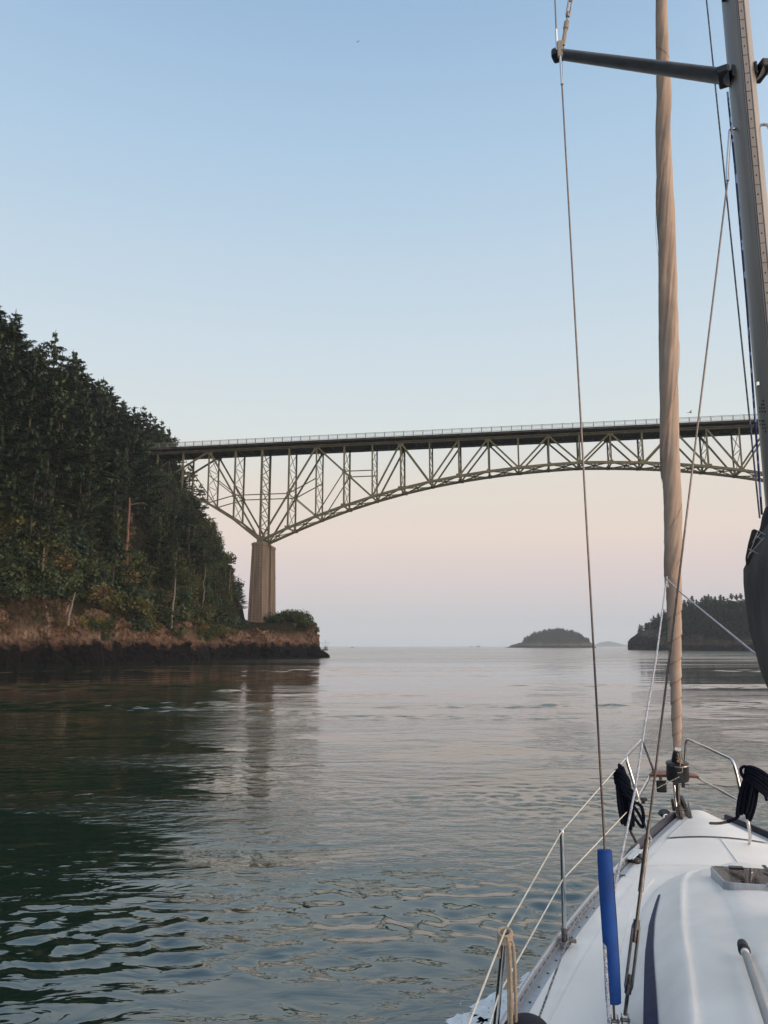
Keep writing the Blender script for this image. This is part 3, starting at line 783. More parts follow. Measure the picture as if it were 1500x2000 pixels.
# individual trees one can tell apart
def on_hill(px, py_base, dmin=0.0):
    """march along the sight line of a photo pixel until it meets the hill"""
    r = ray(px, py_base); r.normalize(); best = None
    for q in range(900, 2600):
        t = q * 0.1; p = Vector((0, 0, EYE)) + r * t
        if p.x > -14: continue
        if ground_z(p.x, p.y) >= p.z: return p
    return world_at(px, py_base, 190)
def snag(px0, py0, py1, lean_px, r_, bark, name, label, limbs, cat='tree', crown=None, group=None):
    p = on_hill(px0, py0); p = p + (Vector((0, 0, EYE)) - p).normalized() * 4.5
    top = world_at(px0 + lean_px, py1, p.y)
    e = empty(name, p); tag(e, label, cat, group)
    h = top - p; pts = []
    rr = random.Random(px0)
    for i in range(11):
        t = i / 10; pts.append(h * t + Vector((rr.uniform(-1, 1) * .02 * h.length, 0, 0)) * math.sin(t * 3.1))
    b = MB(); b.tube([v - Vector((0, 0, 1.5)) if i == 0 else v for i, v in enumerate(pts)], [r_ * (1 - .62 * i / 10) for i in range(11)], 9)
    for (t, ax_, az_, ln) in limbs:
        i = int(t * 10); q = pts[i]; d = Vector((ax_, .25 * rr.uniform(-1, 1), az_)).normalized() * ln
        b.tube([q, q + d * .55 + Vector((0, 0, .04 * ln)), q + d], [r_ * .32, r_ * .22, r_ * .06], 5)
    b.build('trunk', M[bark], e, smooth=True)
    if crown:
        me = crown[1]; o = bpy.data.objects.new('crown', me); COL.objects.link(o); o.parent = e
        cz = h * crown[2]; o.location = cz; s_ = crown[3]; o.scale = (s_, s_, crown[4])
    return e
snag(246, 1118, 972, 7, .42, 'bark_red', 'dead_tree', 'bare reddish broken tree trunk standing in the dark wood above the shore', [(.95, 1, .15, 3.2), (.72, 1, .9, 1.6), (.66, 1, -.1, 2.2), (.86, -1, .3, 1.5), (.42, 1, -1.1, 1.9), (.5, 1, .02, 1.6)])
snag(335, 1212, 1060, 12, .24, 'bark_pale', 'fir_tree', 'slender fir with a pale bare lower trunk standing on the pink rock bluff', [(.3, -1, .2, 2.2), (.45, 1, .3, 2), (.55, -1, .1, 2.4), (.6, 1, .0, 2.6)], crown=(0, LFIRS[1][1], .28, 1.15, .93))
snag(134, 1203, 1157, 13, .22, 'bark_pale', 'dead_tree', 'short pale leaning dead trunk at the top edge of the rock cliff', [(.8, 1, .6, 1.2), (.6, -1, .8, .9)])
snag(84, 1096, 1070, 2, .22, 'bark_red', 'dead_tree', 'short orange-brown broken stump half hidden in the fir boughs', [])
snag(104, 930, 812, 22, .26, 'bark', 'dead_tree', 'long thin bare trunk curving up through the upper left wood', [(.9, 1, .4, 1.2), (.5, -1, .5, 1.1)])
snag(2, 925, 835, 9, .34, 'bark_red', 'fir_tree', 'fir with a stout reddish trunk at the left edge of the wood', [(.6, 1, .05, 4), (.8, 1, -.1, 3.2), (.3, 1, .1, 3)], crown=(0, FIRS[1][1], .75, .8, .55))
snag(128, 960, 912, 8, .18, 'bark_pale', 'dead_tree', 'pale snag topped with a tangle of bare orange-brown twigs in the middle of the wood', [(.95, 1, .3, 2.2), (.95, 1, .05, 2.6), (.9, .8, .6, 1.8), (.9, 1, -.2, 2), (.85, -1, .4, 1.2)])
snag(75, 860, 815, 5, .2, 'bark_pale', 'dead_tree', 'short pale bare trunk glimpsed among dark boughs left of the curving trunk', [(.7, 1, .5, 1)])
snag(395, 1195, 1110, 6, .16, 'bark_pale', 'dead_tree', 'thin pale bare trunk on the slope near the bridge pier', [(.5, -1, .5, 2), (.8, 1, .4, 1.4)])
snag(448, 1150, 1112, 3, .14, 'bark_pale', 'dead_tree', 'thin forked bare stem beside the concrete bridge pier', [(.4, 1, .55, 3.2), (.4, -1, .6, 1.5)])

# shrubs along the cliff top, on the headland and in the gaps
def shrub_mesh(seed, r, leaf, n=420, flat=.62, up=0.0):
    rr = random.Random(seed); b = MB(); V = []; F = []
    lobes = [(Vector((rr.uniform(-.6, .6) * r, rr.uniform(-.6, .6) * r, rr.uniform(.2, .75) * r * flat * 1.3)), rr.uniform(.35, .62) * r) for _ in range(7)]
    for i in range(n):
        c, lr = rr.choice(lobes)
        d = Vector((rr.gauss(0, 1), rr.gauss(0, 1), rr.gauss(0, 1) * flat)).normalized() * lr * rr.uniform(.45, 1.08)
        p = c + d; p.z = max(p.z, -.1)
        a = Vector((rr.uniform(-1, 1), rr.uniform(-1, 1), rr.uniform(-.5, .9) + up)).normalized() * rr.uniform(.10, .26) * (r ** .5)
        w_ = a.cross(Vector((rr.uniform(-1, 1), rr.uniform(-1, 1), rr.uniform(-1, 1)))).normalized() * rr.uniform(.05, .12) * (r ** .5)
        n0 = len(V); V += [p - w_, p + w_, p + a + w_ * .5, p + a - w_ * .5]; F.append((n0, n0 + 1, n0 + 2, n0 + 3))
    b.v = [tuple(v) for v in V]; b.f = F; b.m = [0] * len(F)
    me = bpy.data.meshes.new('foliage'); me.from_pydata(b.v, [], b.f); me.materials.append(M[leaf])
    s = MB()
    for c, lr in lobes: s.tube([(0, 0, -.5), c * .5 + Vector((0, 0, .05)), c + Vector((0, 0, lr * .5))], [.06, .045, .015], 5)
    sm = bpy.data.meshes.new('stem'); sm.from_pydata(s.v, [], s.f); sm.materials.append(M['bark'])
    return sm, me
SHR = {'leaf': [shrub_mesh(50 + q, 2.0, 'leaf', 900) for q in range(4)], 'leaf_yellow': [shrub_mesh(60 + q, 1.8, 'leaf_yellow', 700) for q in range(2)], 'fir_brown': [shrub_mesh(70, 1.8, 'fir_brown', 700, .8)], 'fir': [shrub_mesh(80 + q, 2.0, 'fir', 950, .55) for q in range(2)]}
rs = random.Random(5)
cnt = 0
for i in range(0, len(sp_)):
    x, y = sp_[i]
    if y < 92 or y > 200 or i % 4: continue
    x0, y0 = sp_[max(i - 3, 0)]; x1, y1 = sp_[min(i + 3, len(sp_) - 1)]
    nx, ny = -(y1 - y0), (x1 - x0); l_ = math.hypot(nx, ny); nx /= l_; ny /= l_
    if x > -37 and y > 184: continue
    for rep in range(1 + (rs.random() < .8)):
        off = rs.uniform(2.6, 9)
        qx, qy = x + nx * off + rs.uniform(-1, 1), y + ny * off
        if shore_dist(qx, qy) < 3.4: continue
        kind = rs.choices(['leaf', 'leaf_yellow', 'fir_brown', 'fir'], [5, .7, .8, 4])[0]
        s_ = rs.uniform(.8, 1.9) * (1.0 if y < 170 else .75)
        lab = {'leaf': ('round green shrub in the thicket along the top of the shore rocks', 'green shrubs above the shore rocks'),
               'leaf_yellow': ('yellow-green bush above the shore rocks', 'yellow-green bushes above the shore rocks'),
               'fir_brown': ('brownish withered bush above the shore rocks', 'withered bushes above the shore rocks'),
               'fir': ('low dark evergreen bush in the thicket along the shore rocks', 'dark evergreen bushes above the shore rocks')}[kind]
        plant(rs.choice(SHR[kind]), (qx, qy, ground_z(qx, qy) + .1), (s_, s_), rs.uniform(0, 6.28), lab[0], lab[1], name='shrub', cat='shrub'); cnt += 1
for i in range(300):
    qx = rs.uniform(-80, -37); qy = rs.uniform(96, 215)
    d = toe_dist(qx, qy)
    if shore_dist(qx, qy) < 3.2 or d > 22 or abs(d) * rs.random() > 7: continue
    zb_ = 'at the left edge' if 750 + 1500 * qx / qy < 110 else 'left of the reddish trunk' if 750 + 1500 * qx / qy < 235 else 'toward the bridge'
    if 247 < 1500 * qx / qy + 750 < 315 and qx > -54 and 138 < qy < 170: continue
    s_ = rs.uniform(.9, 1.6)
    plant(rs.choice(SHR['fir'] + SHR['leaf'][:1]), (qx, qy, ground_z(qx, qy) - .2), (s_, s_ * 1.2), rs.uniform(0, 6.28), 'dark undergrowth bush among the firs, ' + zb_, 'undergrowth bushes ' + zb_, name='shrub', cat='shrub')
for i in range(230):
    qy = rs.uniform(96, 150); qx = rs.uniform(-70, -44); d = toe_dist(qx, qy)
    if shore_dist(qx, qy) < 2.8 or d > 8: continue
    s_ = rs.uniform(1.1, 2.0); kk = rs.choices(['leaf', 'fir', 'leaf_yellow'], [4, 5, .7])[0]
    plant(rs.choice(SHR[kk]), (qx, qy, ground_z(qx, qy) - .3), (s_, s_), rs.uniform(0, 6.28), 'large bush on the bare slope above the left part of the shore cliff', 'large bushes above the left part of the cliff', name='shrub', cat='shrub')
# bushes that hang down over the cliff face in its recesses
for i in range(len(sp_)):
    x, y = sp_[i]
    if y < 95 or y > 196: continue
    px = 750 + 1500 * x / y
    if not any(a < px < b_ for a, b_ in ((-20, 25), (140, 152), (180, 243), (352, 372), (410, 470))) or rs.random() > .45: continue
    x0, y0 = sp_[max(i - 7, 0)]; x1, y1 = sp_[min(i + 7, len(sp_) - 1)]
    nx, ny = -(y1 - y0), (x1 - x0); l_ = math.hypot(nx, ny); off = rs.uniform(1.6, 3.4); zz = rs.uniform(4.4, 7.2)
    s_ = rs.uniform(.55, 1.05)
    plant(rs.choice(SHR[rs.choice(['leaf', 'leaf', 'fir', 'leaf_yellow'])]), (x + nx / l_ * off, y + ny / l_ * off, zz - .6), (s_, s_ * 1.1), rs.uniform(0, 6.28), 'green bush hanging over a recess in the face of the shore cliff', 'bushes hanging over the cliff face', name='shrub', cat='shrub')
# headland beyond the pier
for i in range(15):
    t = i / 14.0
    qx = -29.5 + 10.8 * t + rs.uniform(-.4, .4); qy = 203.5 + rs.uniform(-3, 4.5) + (2 if t > .8 else 0)
    s_ = 1.45 * (.55 + .6 * math.sin(math.pi * min(1, t * 1.1)))
    plant(rs.choice(SHR['fir'] + SHR['leaf'][:2]), (qx, qy, 8.9 - 2.4 * max(0, t - .75) / .25), (s_ * 1.1, s_), rs.uniform(0, 6.28), 'wind-shaped green bush on top of the rock headland right of the concrete pier', 'bushes on the headland beyond the pier', name='shrub', cat='shrub')
for (px, py, s_) in [(478, 1222, 1.0), (490, 1228, 1.1), (504, 1232, .9), (470, 1212, 1.0), (497, 1240, .7)]:
    p = world_at(px, py, 196)
    plant(rs.choice(SHR['fir']), (p.x, 196, p.z - 1.2), (s_, s_ * .8), rs.uniform(0, 6.28), 'dark green bush hanging over the rock at the left foot of the concrete pier', 'bushes at the foot of the pier', name='shrub', cat='shrub')
print('trees', TREE_N, 'shrubs', cnt)
#PART3
# ------------------------------------------------------------------ bridge
BA = Vector((-33.12, 203.1, 0)); BPH = -.1754
BU = Vector((math.cos(BPH), math.sin(BPH), 0)); BN = Vector((-math.sin(BPH), math.cos(BPH), 0))
PAN = 7.62; TW = 7.0; ZC = 55.8
bridge = empty('bridge', (BA.x, BA.y, 0), BPH)
tag(bridge, 'long olive-green steel arch truss bridge high above the strait', 'bridge')
# bridge frame: x along the span, y away from the viewer, z up
ZB_px = {0: 1056, 1: 1031, 2: 1009, 3: 988, 4: 970, 5: 955, 6: 940, 7: 930.5, 8: 921, 9: 913, 10: 907.5, 11: 903.5}
def zb_from_px(k, py):
    p = BA + BU * (PAN * k)
    t = (1000 - py) / FPX   # up / depth
    return EYE + p.y * (t * math.cos(PITCH) + math.sin(PITCH)) / (math.cos(PITCH) - t * math.sin(PITCH))
ZBm = {k: zb_from_px(k, v) for k, v in ZB_px.items()}
co = np.polyfit([abs(11 - k) for k in ZBm], list(ZBm.values()), 4)
def zb(k):
    if k < 0: return {-1: 36.6, -2: 41.3, -3: 44.6, -4: 47.2, -5: 49.4, -6: 51.5, -7: 53}[k]
    if k > 22: return {23: 36.6, 24: 41.3, 25: 44.6, 26: 47.2, 27: 49.4, 28: 51.5, 29: 53}[k]
    return float(np.polyval(co, abs(11 - k)))
print('zb', [round(zb(k), 1) for k in range(0, 12)])
def B(k, t, z): return (PAN * k, TW * t, z)
K0, K1 = -6, 28
X0, X1 = PAN * -8.2, PAN * 30
# road deck with stringers, floor beams and overhanging walkways
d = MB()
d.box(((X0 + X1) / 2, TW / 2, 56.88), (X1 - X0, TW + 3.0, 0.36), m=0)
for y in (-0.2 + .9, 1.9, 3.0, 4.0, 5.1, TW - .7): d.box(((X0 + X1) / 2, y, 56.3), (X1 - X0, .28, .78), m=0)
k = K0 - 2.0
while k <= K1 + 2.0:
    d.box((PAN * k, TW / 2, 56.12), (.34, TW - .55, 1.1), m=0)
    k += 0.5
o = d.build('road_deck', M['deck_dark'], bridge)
for t, nm in ((-1, 'walkway'), (1, 'walkway')):
    f = MB(); y = -1.5 - .06 if t < 0 else TW + 1.56
    f.box(((X0 + X1) / 2, y, 56.86), (X1 - X0, .12, .5))
    f.box(((X0 + X1) / 2, y + (.28 if t < 0 else -.28), 57.12), (X1 - X0, .42, .10))
    for q in range(int((X1 - X0) / (PAN / 3))):
        x = X0 + q * PAN / 3 + .2
        f.beam((x, -.25 if t < 0 else TW + .25, 56.05), (x, -1.45 if t < 0 else TW + 1.45, 56.62), .14, .22)
    f.build(nm, M['fascia'], bridge)
    r_ = MB(); yr = -1.42 if t < 0 else TW + 1.42
    r_.box(((X0 + X1) / 2, yr, 58.42), (X1 - X0, .10, .10)); r_.box(((X0 + X1) / 2, yr, 57.36), (X1 - X0, .07, .08)); r_.box(((X0 + X1) / 2, yr, 58.18), (X1 - X0, .05, .05))
    step = PAN / 3; q = X0
    while q < X1:
        big = abs((q / PAN) % 11) < .01
        r_.box((q, yr, 57.7), (.16, .16, 1.62))
        x_ = q; seg = step / 6
        for w_ in range(6):
            a, b_ = q + w_ * seg, q + (w_ + 1) * seg
            r_.beam((a, yr, 57.42), (b_, yr, 58.16), .032, .032); r_.beam((b_, yr, 57.42), (a, yr, 58.16), .032, .032)
        q += step
    r_.build('railing', M['railing'], bridge)
# conduit pipe that runs along the near side under the walkway
p_ = MB(); p_.tube([(X0, -.62, 55.98), (X1, -.62, 55.98)], .13, 8); p_.build('conduit_pipe', M['bridge_paint'], bridge)
PT = M['bridge_paint']
def member(name, a, b, w_=.42, h_=.42, m_=PT):
    q = MB(); q.beam(a, b, w_, h_, up=(0, 1, 0)); return q.build(name, m_, bridge)
def xbrace(q, a0, a1, b0, b1, n, t=.09):
    """X lacing between line a0-a1 and line b0-b1"""
    a0, a1, b0, b1 = map(Vector, (a0, a1, b0, b1))
    for i in range(n):
        s0, s1 = i / n, (i + 1) / n
        q.beam(a0.lerp(a1, s0), b0.lerp(b1, s1), t, t); q.beam(b0.lerp(b1, s0), a0.lerp(a1, s1), t, t)
        if i: q.beam(a0.lerp(a1, s0), b0.lerp(b1, s0), t, t)
for t in (0, 1):
    q = MB(); q.box((PAN * (K0 + K1) / 2, TW * t, ZC), (PAN * (K1 - K0) + 60, .46, .46)); q.build('upper_chord', PT, bridge)
    q = MB()
    for k in range(0, 22):
        q.beam(B(k, t, zb(k)), B(k + 1, t, zb(k + 1)), .62, .66, up=(0, 1, 0))
    q.build('arch_rib', PT, bridge)
    for rng_ in ((K0, 0), (22, K1)):
        q = MB()
        for k in range(*rng_): q.beam(B(k, t, zb(k)), B(k + 1, t, zb(k + 1)), .5, .52, up=(0, 1, 0))
        q.build('anchor_chord', PT, bridge)
    # posts
    for k in range(K0, K1 + 1):
        wd = .56 if k in (0, 22) else (.42 if k % 2 else .34)
        q = MB(); q.beam(B(k, t, zb(k)), B(k, t, ZC), wd, .4, up=(0, 1, 0)); q.build('vertical_post', PT, bridge)
def mid(k, f): return zb(k) + (ZC - zb(k)) * f
def mirror(k): return 22 - k
dia = [(0, 0, 2, 1), (0, 0, -2, 1), (4, 0, 2, 1), (4, 0, 5, 1), (6, 0, 5, 1), (6, 0, 7, 1), (7, 0, 8, 1), (9, 0, 8, 1), (9, 0, 10, 1), (11, 0, 10, 1), (-4, 0, -2, 1)]
dia = [(4, 0, 2, 1), (0, 0, 2, 1), (0, 0, -2, 1), (4, 0, 5, 1), (6, 0, 5, 1), (6, 0, 7, 1), (7, 0, 8, 1), (9, 0, 8, 1), (9, 0, 10, 1), (11, 0, 10, 1), (-4, 0, -2, 1)]
for t in (0, 1):
    for (ka, a, kb_, b_) in dia:
        for mr in (0, 1):
            if mr: A_, B_ = mirror(ka), mirror(kb_)
            else: A_, B_ = ka, kb_
            za = zb(A_) if a == 0 else ZC; zz = zb(B_) if b_ == 0 else ZC
            w_ = .5 if abs(ka) < 5 else .38
            member('diagonal_brace', B(A_, t, za), B(B_, t, zz), .4, w_)
    # thinner sub-diagonals and struts of the deep end panels
    for mr in (0, 1):
        g_k = (lambda k: mirror(k)) if mr else (lambda k: k)
        h1 = (zb(0) + ZC) / 2; h3 = (zb(4) + ZC) / 2; hm3 = (zb(-4) + ZC) / 2
        for nm, (ka, z0), (kb_, z1) in [('horizontal_strut', (-1, h1), (1, h1)), ('diagonal_strut', (1, h1), (2, zb(2))), ('diagonal_strut', (1, h1), (2, (zb(2) + ZC) / 2 + .8)),
                                        ('diagonal_strut', (3, h3), (2, zb(2))), ('horizontal_strut', (3, h3), (4, h3)), ('diagonal_strut', (-1, h1), (-2, (zb(-2) + ZC) / 2 + .6)), ('diagonal_strut', (-1, h1), (-2, zb(-2))),
                                        ('diagonal_strut', (-3, hm3), (-2, zb(-2)))]:
            member(nm, B(g_k(ka), t, z0), B(g_k(kb_), t, z1), .24, .24)
# gusset plates on the near and far truss
class GP:
    def box(s, c, d):
        q = MB(); q.box(c, d); q.build('gusset_plate', PT, bridge)
q = GP()
for t in (0, 1):
    y = TW * t
    for k in range(0, 23):
        q.box((PAN * k, y, zb(k) + .12), (1.5 if k % 2 or k in (0, 22) else .9, .68, 1.0))
    for k in (2, 5, 8, 10, -2): 
        for kk in (k, mirror(k)): q.box((PAN * kk, y, ZC - .25), (1.5, .5, .8))
    for k in (1, -1, 3, -3):
        for kk in (k, mirror(k)): q.box((PAN * kk, y, (zb(0 if abs(k) == 1 else (4 if k == 3 else -4)) + ZC) / 2), (.95, .48, .95))
# sway bracing between the two trusses at every post, lateral bracing between the two ribs
for k in range(K0, K1 + 1):
    hgt = ZC - zb(k)
    n_x = max(1, int(round(hgt / (3.4 if k in (0, 22) else 5.2))))
    q = MB(); xbrace(q, B(k, 0, zb(k)), B(k, 0, ZC - .4), B(k, 1, zb(k)), B(k, 1, ZC - .4), n_x, .13 if k not in (0, 22) else .17)
    q.beam(B(k, 0, zb(k)), B(k, 1, zb(k)), .3, .4)
    q.build('sway_bracing', PT, bridge)
for k in range(K0, K1):
    q = MB()
    for s0 in (0, 1):
        q.beam(B(k, s0, zb(k)), B(k + 1, 1 - s0, zb(k + 1)), .2, .22)
    if 0 <= k < 22:
        zc_ = (zb(k) + zb(k + 1)) / 2
        q.beam(B(k + .5, 0, zc_), B(k + .5, 1, zc_), .16, .2); q.box(B(k + .5, .5, zc_), (.9, .9, .5))
        for f in (.25, .75):
            zf = zb(k) + (zb(k + 1) - zb(k)) * f
            q.beam(B(k + f, 0, zf), B(k + .5, .5, zc_), .09, .09); q.beam(B(k + f, 1, zf), B(k + .5, .5, zc_), .09, .09)
    q.build('lateral_bracing', PT, bridge)
# bearings
for kx in (0, 22):
    for t in (0, 1):
        q = MB(); z0 = zb(kx) - .3; x = PAN * kx
        q.add([(x - 1.3, TW * t - .5, 29.9), (x + 1.3, TW * t - .5, 29.9), (x + 1.3, TW * t + .5, 29.9), (x - 1.3, TW * t + .5, 29.9), (x - .3, TW * t - .4, z0), (x + .3, TW * t - .4, z0), (x + .3, TW * t + .4, z0), (x - .3, TW * t + .4, z0)],
              [(3, 2, 1, 0), (4, 5, 6, 7), (0, 1, 5, 4), (1, 2, 6, 5), (2, 3, 7, 6), (3, 0, 4, 7)])
        q.build('bearing_shoe', PT, bridge)
# concrete piers: two tapering legs joined by a thinner ribbed wall
def pier(x, zbase):
    e = MB()
    def slab(y0, y1, wt, wb, z0=zbase, z1=29.6, gy=0.5):
        rows_ = []
        for i in range(5):
            s_ = i / 4; z = z0 + (z1 - z0) * s_; w_ = wb + (wt - wb) * s_; g = gy * (1 - s_)
            rows_.append([(x - w_ / 2, y0 - g, z), (x + w_ / 2, y0 - g, z), (x + w_ / 2, y1 + g, z), (x - w_ / 2, y1 + g, z)])
        e.grid(rows_, closed=True, flip=False); n0 = len(e.v)
        e.f.append((n0 - 4, n0 - 3, n0 - 2, n0 - 1)); e.m.append(0)
    slab(-1.9, 1.7, 2.95, 4.1); slab(TW - 1.7, TW + 1.9, 2.95, 4.1)
    slab(1.4, TW - 1.4, 1.9, 2.6, gy=-.2)
    # vertical ribs on the legs
    for y in (-1.1, -.2, .7, TW - .7, TW + .2, TW + 1.1):
        e.beam((x + 2.07, y, zbase), (x + 1.49, y, 28.9), .16, .20, up=(0, 1, 0)); e.beam((x - 2.07, y, zbase), (x - 1.49, y, 28.9), .16, .20, up=(0, 1, 0))
    for dx in (-.75, .75): e.beam((x + dx * 1.35, -2.42, zbase), (x + dx, -1.92, 28.9), .35, .16, up=(0, 1, 0))
    # chamfered heads
    for y in (0, TW):
        n0 = [(x - 1.62, y - 1.95, 29.0), (x + 1.62, y - 1.95, 29.0), (x + 1.62, y + 1.85, 29.0), (x - 1.62, y + 1.85, 29.0), (x - 1.62, y - 1.95, 29.75), (x + 1.62, y - 1.95, 29.75), (x + 1.62, y + 1.85, 29.75), (x - 1.62, y + 1.85, 29.75), (x - 1.1, y - 1.2, 30.1), (x + 1.1, y - 1.2, 30.1), (x + 1.1, y + 1.2, 30.1), (x - 1.1, y + 1.2, 30.1)]
        e.add(n0, [(3, 2, 1, 0), (0, 1, 5, 4), (1, 2, 6, 5), (2, 3, 7, 6), (3, 0, 4, 7), (4, 5, 9, 8), (5, 6, 10, 9), (6, 7, 11, 10), (7, 4, 8, 11), (8, 9, 10, 11)])
    e.build('concrete_pier', M['pier'], bridge, bevel=.06)
pier(0, 5.2); pier(PAN * 22, 2.0)

# ------------------------------------------------------------------ far land and islands
def far_land(name, pts, label, mat_, seed, nx_=140, cat=None):
    """pts: centre line points (x, y, half depth, height, rock height)"""
    rows_ = []
    xs_ = [p[0] for p in pts]
    for i in range(nx_):
        x = xs_[0] + (xs_[-1] - xs_[0]) * i / (nx_ - 1)
        y = interp(x, xs_, [p[1] for p in pts]); hd = interp(x, xs_, [p[2] for p in pts]); hh = interp(x, xs_, [p[3] for p in pts]); rk = interp(x, xs_, [p[4] for p in pts])
        row = []
        for j in range(41):
            v = -1 + 2 * j / 40; a = abs(v)
            e_ = min(1, (1 - a) / .09) ** .6 * rk if a > 0 else rk
            z = min(1, (1 - a) / .07) ** .7 * rk + max(0, hh - rk) * max(0, 1 - (a / .9) ** 2.0) ** .8
            if a > .999: z = -1.5
            sc_ = .02
            z += (1.6 * fnoise(x * .03 + seed, v * 2.5, 1, 5)) * min(1, z / 4) if z > 0 else 0
            row.append((x + 3 * fnoise(x * .05, v * 3, seed, 3), y + v * hd + 4 * fnoise(x * .06, v * 2, seed + 4, 4), z))
        rows_.append(row)
    q = MB(); q.grid(rows_)
    o = q.build(name, mat_, smooth=True, angle=60)
    return o, rows_
# island in the middle distance
Dm = 1500.0
def wx(px, D): return (px - 750) / 1524.0 * D
isl = [(wx(990, Dm), 0), (wx(1000, Dm), 2), (wx(1018, Dm), 9), (wx(1040, Dm), 22), (wx(1062, Dm), 33), (wx(1090, Dm), 37), (wx(1112, Dm), 34), (wx(1130, Dm), 26), (wx(1143, Dm), 13), (wx(1152, Dm), 5), (wx(1159, Dm), 0)]
o1, r1 = far_land('island_ground', [(x, Dm, 28 + h, h * .78, min(h, 9.5)) for x, h in isl], '', M['rock_far'], 3)
tag(o1, 'low rocky ground of the small wooded island', kind='structure')
far_meshes = [fir_meshes(400 + q, 12.0, 3.2, start=.05, dens=.30, gap=.1, spray=1.7, top_sharp=.55, dead=0) for q in range(4)]
def far_tree_mesh(i):
    tm, cm = far_meshes[i]; v = [tuple(a.co) for a in tm.vertices] + [tuple(a.co) for a in cm.vertices]; n0 = len(tm.vertices)
    f = [tuple(p.vertices) for p in tm.polygons] + [tuple(a + n0 for a in p.vertices) for p in cm.polygons]
    me = bpy.data.meshes.new('fir_tree'); me.from_pydata(v, [], f); me.materials.append(M['bark']); me.materials.append(M['fir'])
    me.polygons.foreach_set('material_index', [0] * len(tm.polygons) + [1] * len(cm.polygons)); return me, v, f, len(tm.polygons)
FT = [far_tree_mesh(i) for i in range(4)]
def merged_wood(name, spots, label):
    b = MB(); r0 = random.Random(11)
    for (x, y, z, s_) in spots:
        me, v, f, nt_ = r0.choice(FT); a = r0.uniform(0, 6.28); ca, sa = math.cos(a), math.sin(a); sz = s_ * r0.uniform(.9, 1.15)
        n0 = len(b.v)
        b.v.extend([((p[0] * ca - p[1] * sa) * s_ * 1.25 + x, (p[0] * sa + p[1] * ca) * s_ * 1.25 + y, p[2] * sz + z) for p in v])
        b.f.extend([tuple(i + n0 for i in q) for q in f]); b.m.extend([0] * nt_ + [1] * (len(f) - nt_))
    o = b.build(name, [M['bark'], M['fir']]); tag(o, label, 'wood', kind='stuff'); return o
ri = random.Random(9); spots = []
while len(spots) < 420:
    i = ri.randrange(14, 132); j = ri.randrange(2, 30)
    p = r1[i][j]
    if p[2] < 8.2 + ri.random() * 1.5: continue
    px = 750 + 1524 * p[0] / Dm
    if px < 1020: continue
    spots.append((p[0] + ri.uniform(-2, 2), p[1] + ri.uniform(-2, 2), p[2] - .5, ri.uniform(.45, .85)))
merged_wood('wood', spots, 'dense bluish wood covering the small island left of the furled sail')
# headland on the right, nearer
hp = [(1231, 640, 0, 0), (1240, 620, 4, 4), (1252, 600, 6.5, 6), (1265, 585, 9, 7), (1290, 570, 13, 7), (1320, 550, 18, 7), (1360, 530, 22, 8), (1400, 510, 26, 7), (1440, 500, 29, 6), (1480, 485, 31, 6), (1540, 470, 32, 6), (1620, 450, 30, 6), (1750, 430, 28, 6), (1900, 420, 22, 6)]
hpts = [(wx(a, D), D + 6 + h * 2.6, 6 + h * 2.6, h * .85, k) for a, D, h, k in hp]
o2, r2 = far_land('headland_ground', hpts, '', M['rock_far'], 8, 190)
tag(o2, 'brown rocky ground of the wooded headland on the right', kind='structure')
rh = random.Random(19); hs = []; n_try = 0
while len(hs) < 820 and n_try < 30000:
    n_try += 1
    i = rh.randrange(8, 186); j = rh.randrange(2, 33); p = r2[i][j]
    px = 750 + 1524 * p[0] / (p[1])
    lim = 5.0 if px > 1400 else 6.6 if px > 1330 else 8.4 if px > 1290 else 9.4
    if p[2] < lim + rh.random() * 1.5: continue
    if any((p[0] - a[0]) ** 2 + (p[1] - a[1]) ** 2 < 3.0 for a in hs): continue
    hs.append((p[0] + rh.uniform(-1, 1), p[1] + rh.uniform(-1, 1), p[2] - .4, rh.uniform(.45, .95) if px > 1300 else rh.uniform(.35, .6)))
# the trees one can tell apart: those that stand out on the ridge
hs.sort(key=lambda a: -(a[2] + 12 * a[3]) / a[1])
ridge = []; rest = []
for a in hs:
    px = 750 + 1524 * a[0] / a[1]
    if len(ridge) < 42 and px < 1560 and all(abs(px - q) > 5 for q in [750 + 1524 * r_[0] / r_[1] for r_ in ridge]): ridge.append(a)
    else: rest.append(a)
for a in ridge:
    me = FT[rh.randrange(4)][0]; o = bpy.data.objects.new('fir_tree', me); COL.objects.link(o)
    o.location = a[:3]; s_ = a[3] * 1.1; o.scale = (s_ * 1.1, s_ * 1.1, s_ * 1.15); o.rotation_euler = (0, 0, rh.uniform(0, 6.28))
    px = 750 + 1524 * a[0] / a[1]
    side = 'left of the furled sail' if px < 1300 else 'between the furled sail and the mast'
    tag(o, 'fir on the right headland ridge, ' + side, 'tree', 'ridge firs of the right headland ' + side)
merged_wood('wood', rest, 'dense dark wood covering the right headland behind the mast')
# a faint ridge on the horizon
q = MB(); rows_ = []
for i in range(60):
    t = i / 59; x = wx(1155, 6000) + (wx(1240, 6000) - wx(1155, 6000)) * t
    hh = 42 * (math.sin(math.pi * t) ** .8) * (.7 + .35 * math.sin(4.2 * t + .6)) + 3 * fnoise(t * 9, 0, 0, 3)
    rows_.append([(x, 5900, -5), (x, 5940, hh * .7), (x, 6000, max(hh, -2)), (x, 6150, hh * .5), (x, 6300, -5)])
q.grid(rows_); tag(q.build('hills', M['far_hill'], smooth=True, angle=180), 'faint blue hills on the horizon', kind='structure')

